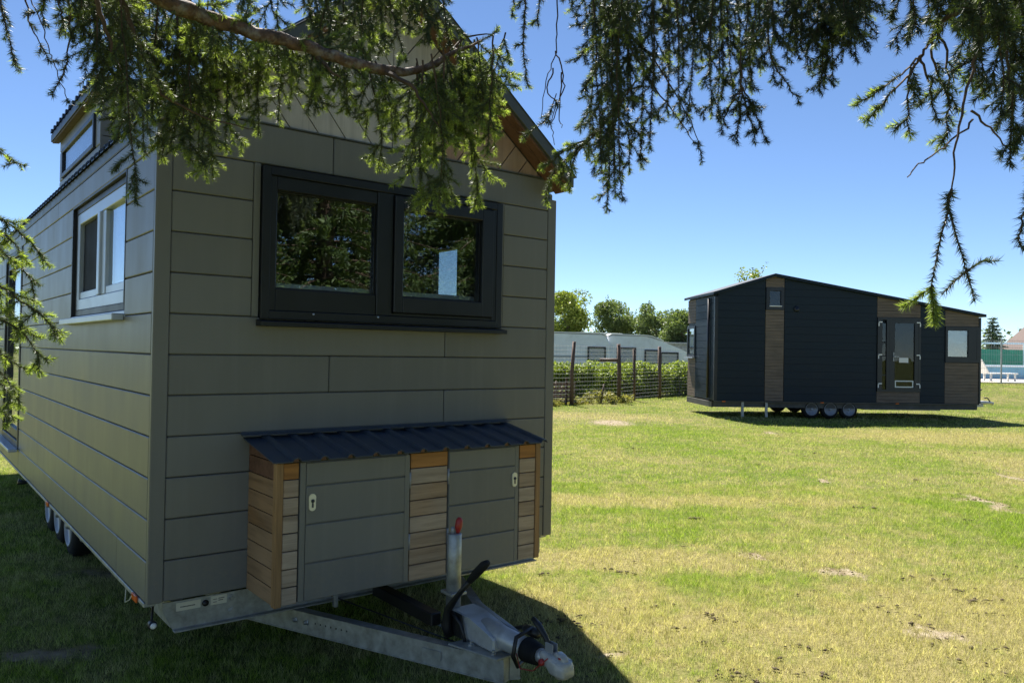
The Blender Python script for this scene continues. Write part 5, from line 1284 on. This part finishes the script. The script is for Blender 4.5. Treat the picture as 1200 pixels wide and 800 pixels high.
# spray reaching left over the eave
for pts in ([(745, 95), (712, 140), (680, 172), (650, 200), (640, 228)], [(712, 140), (690, 165), (664, 188), (658, 208)], [(700, 150), (676, 180), (668, 214)], [(690, 160), (660, 178), (642, 192)]):
    sp.strand(sp.px(pts, 2.7), 0.055, 0.022, 0.18, 0.5, bare=0.25)
mass(sp, 690, 766, -50, [(690, 175), (700, 250), (715, 265), (732, 262), (746, 240), (756, 205), (766, 160)], 11, 2.65, 3.0, 0.085, 0.028, 0.09, 0.2, 8, 0.5)
sp.strand(sp.px([(722, -50), (722, 60), (727, 110), (715, 170), (712, 235)], 2.75), 0.07, 0.02, 0.08, 0.3, r0=0.007)
sp.strand(sp.px([(760, 60), (790, 108), (812, 150), (822, 185)], 2.8), 0.03, 0.05, 0.08, 0.2, r0=0.003, bare=0.6)
sp.strand(sp.px([(720, -20), (735, 45), (760, 92), (795, 140), (812, 165)], 2.8), 0.03, 0.08, 0.08, 0.2, r0=0.005, bare=0.8)
mass(sp, 766, 880, -50, [(766, 110), (782, 135), (800, 160), (820, 165), (845, 130), (862, 150), (880, 110)], 15, 2.7, 3.2, 0.09, 0.028, 0.09, 0.2, 10, 0.5)
for pts in ([(868, 60), (869, 110), (864, 160)], [(868, 100), (878, 135), (884, 160)], [(868, 100), (884, 130), (896, 160)], [(868, 105), (852, 130), (846, 150)]):
    sp.strand(sp.px(pts, 2.7), 0.05, 0.02, 0.08, 0.1, bare=0.3)
mass(sp, 880, 1010, -60, [(880, 75), (900, 80), (915, 118), (932, 125), (950, 100), (970, 105), (990, 80), (1010, 90)], 14, 2.6, 3.1, 0.10, 0.028, 0.07, 0.12, 12, 0.5)
mass(sp, 955, 1015, -60, [(955, 60), (1015, 60)], 7, 2.5, 2.9, 0.11, 0.024, 0.05, 0.08, 10, 0.7)
sp.strand(sp.px([(900, 0), (902, 60), (920, 95), (935, 116)], 2.7), 0.04, 0.03, 0.1, 0.2, r0=0.004)
sp.build(bD)

bE = bough(treeR, [np.array([3.3, -0.2, 3.1]), atd(1330, -120, 1.5), atd(1230, -40, 1.6), atd(1150, -14, 1.7), atd(1118, 15, 1.72), atd(1100, 34, 1.75), atd(1086, 55, 1.78)], [0.03, 0.02, 0.013, 0.008, 0.006, 0.005, 0.003])
sp = BSpray(treeR)
for pts in ([(1086, 55), (1075, 70), (1050, 92), (1014, 116)], [(1080, 65), (1062, 90), (1036, 120), (1022, 136)], [(1072, 75), (1064, 105), (1064, 148)], [(1078, 66), (1090, 100), (1096, 132)], [(1090, 45), (1098, 85), (1118, 120)], [(1100, 30), (1110, 70), (1112, 125), (1110, 158)]):
    sp.strand(sp.px(pts, 1.75), 0.045, 0.035, 0.14, 0.35, bare=0.35)
mass(sp, 1050, 1125, -70, [(1050, 45), (1080, 60), (1125, 60)], 7, 1.7, 2.1, 0.08, 0.026, 0.08, 0.12, 14, 0.5)
mass(sp, 1125, 1215, -80, [(1125, 130), (1150, 120), (1170, 150), (1185, 195), (1215, 205)], 14, 1.6, 2.0, 0.085, 0.026, 0.09, 0.15, 14, 0.5)
# the long drooping twig before the navy house
k1 = [(1152, 20), (1146, 60), (1134, 100), (1122, 160), (1117, 205), (1112, 245)]
sp.strand(sp.px(k1, 1.65), 0.03, 0.06, 0.1, 0.0, r0=0.0042, needled=False)
sp.strand(sp.px([(1115, 222), (1113, 232), (1111, 244)], 1.65), 0.012, 0.01, 0.08, 0.0, bare=0.0)
for pts, tn, fr in (([(1112, 245), (1103, 275), (1096, 310), (1091, 336)], 0.07, 0.0), ([(1112, 245), (1120, 275), (1128, 300), (1132, 318)], 0.07, 0.0), ([(1132, 318), (1150, 306), (1170, 306)], 0.12, 0.1), ([(1132, 318), (1138, 336), (1142, 352)], 0.12, 0.1), ([(1132, 318), (1118, 330), (1104, 345)], 0.14, 0.2)):
    P = sp.px(pts, 1.65); sp.stem(P, 0.0022, 0.001, 5)
    for a, b_ in zip(P[:-1], P[1:]): sp.needles(a, b_, tn, 0.019)
for pts in ([(1091, 336), (1076, 348), (1058, 360)], [(1091, 336), (1093, 356), (1094, 380)], [(1091, 336), (1096, 356), (1098, 376)]):
    P = sp.px(pts, 1.65); sp.stem(P, 0.0016, 0.001, 5)
    for a, b_ in zip(P[:-1], P[1:]):
        for q in range(2): sp.needles(a, b_, 0.62, 0.02)
sp.strand(sp.px([(1140, 140), (1112, 168), (1080, 190), (1063, 208)], 1.7), 0.02, 0.06, 0.1, 0.0, r0=0.0025, needled=False)
sp.strand(sp.px([(1138, 130), (1160, 150), (1185, 178)], 1.7), 0.02, 0.06, 0.1, 0.0, r0=0.003, needled=False)
sp.strand(sp.px([(1215, 190), (1206, 225), (1198, 262), (1195, 284)], 1.65), 0.03, 0.03, 0.09, 0.1, bare=0.1)
sp.strand(sp.px([(1180, 60), (1185, 120), (1184, 180)], 1.7), 0.06, 0.03, 0.12, 0.2)
sp.build(bE)
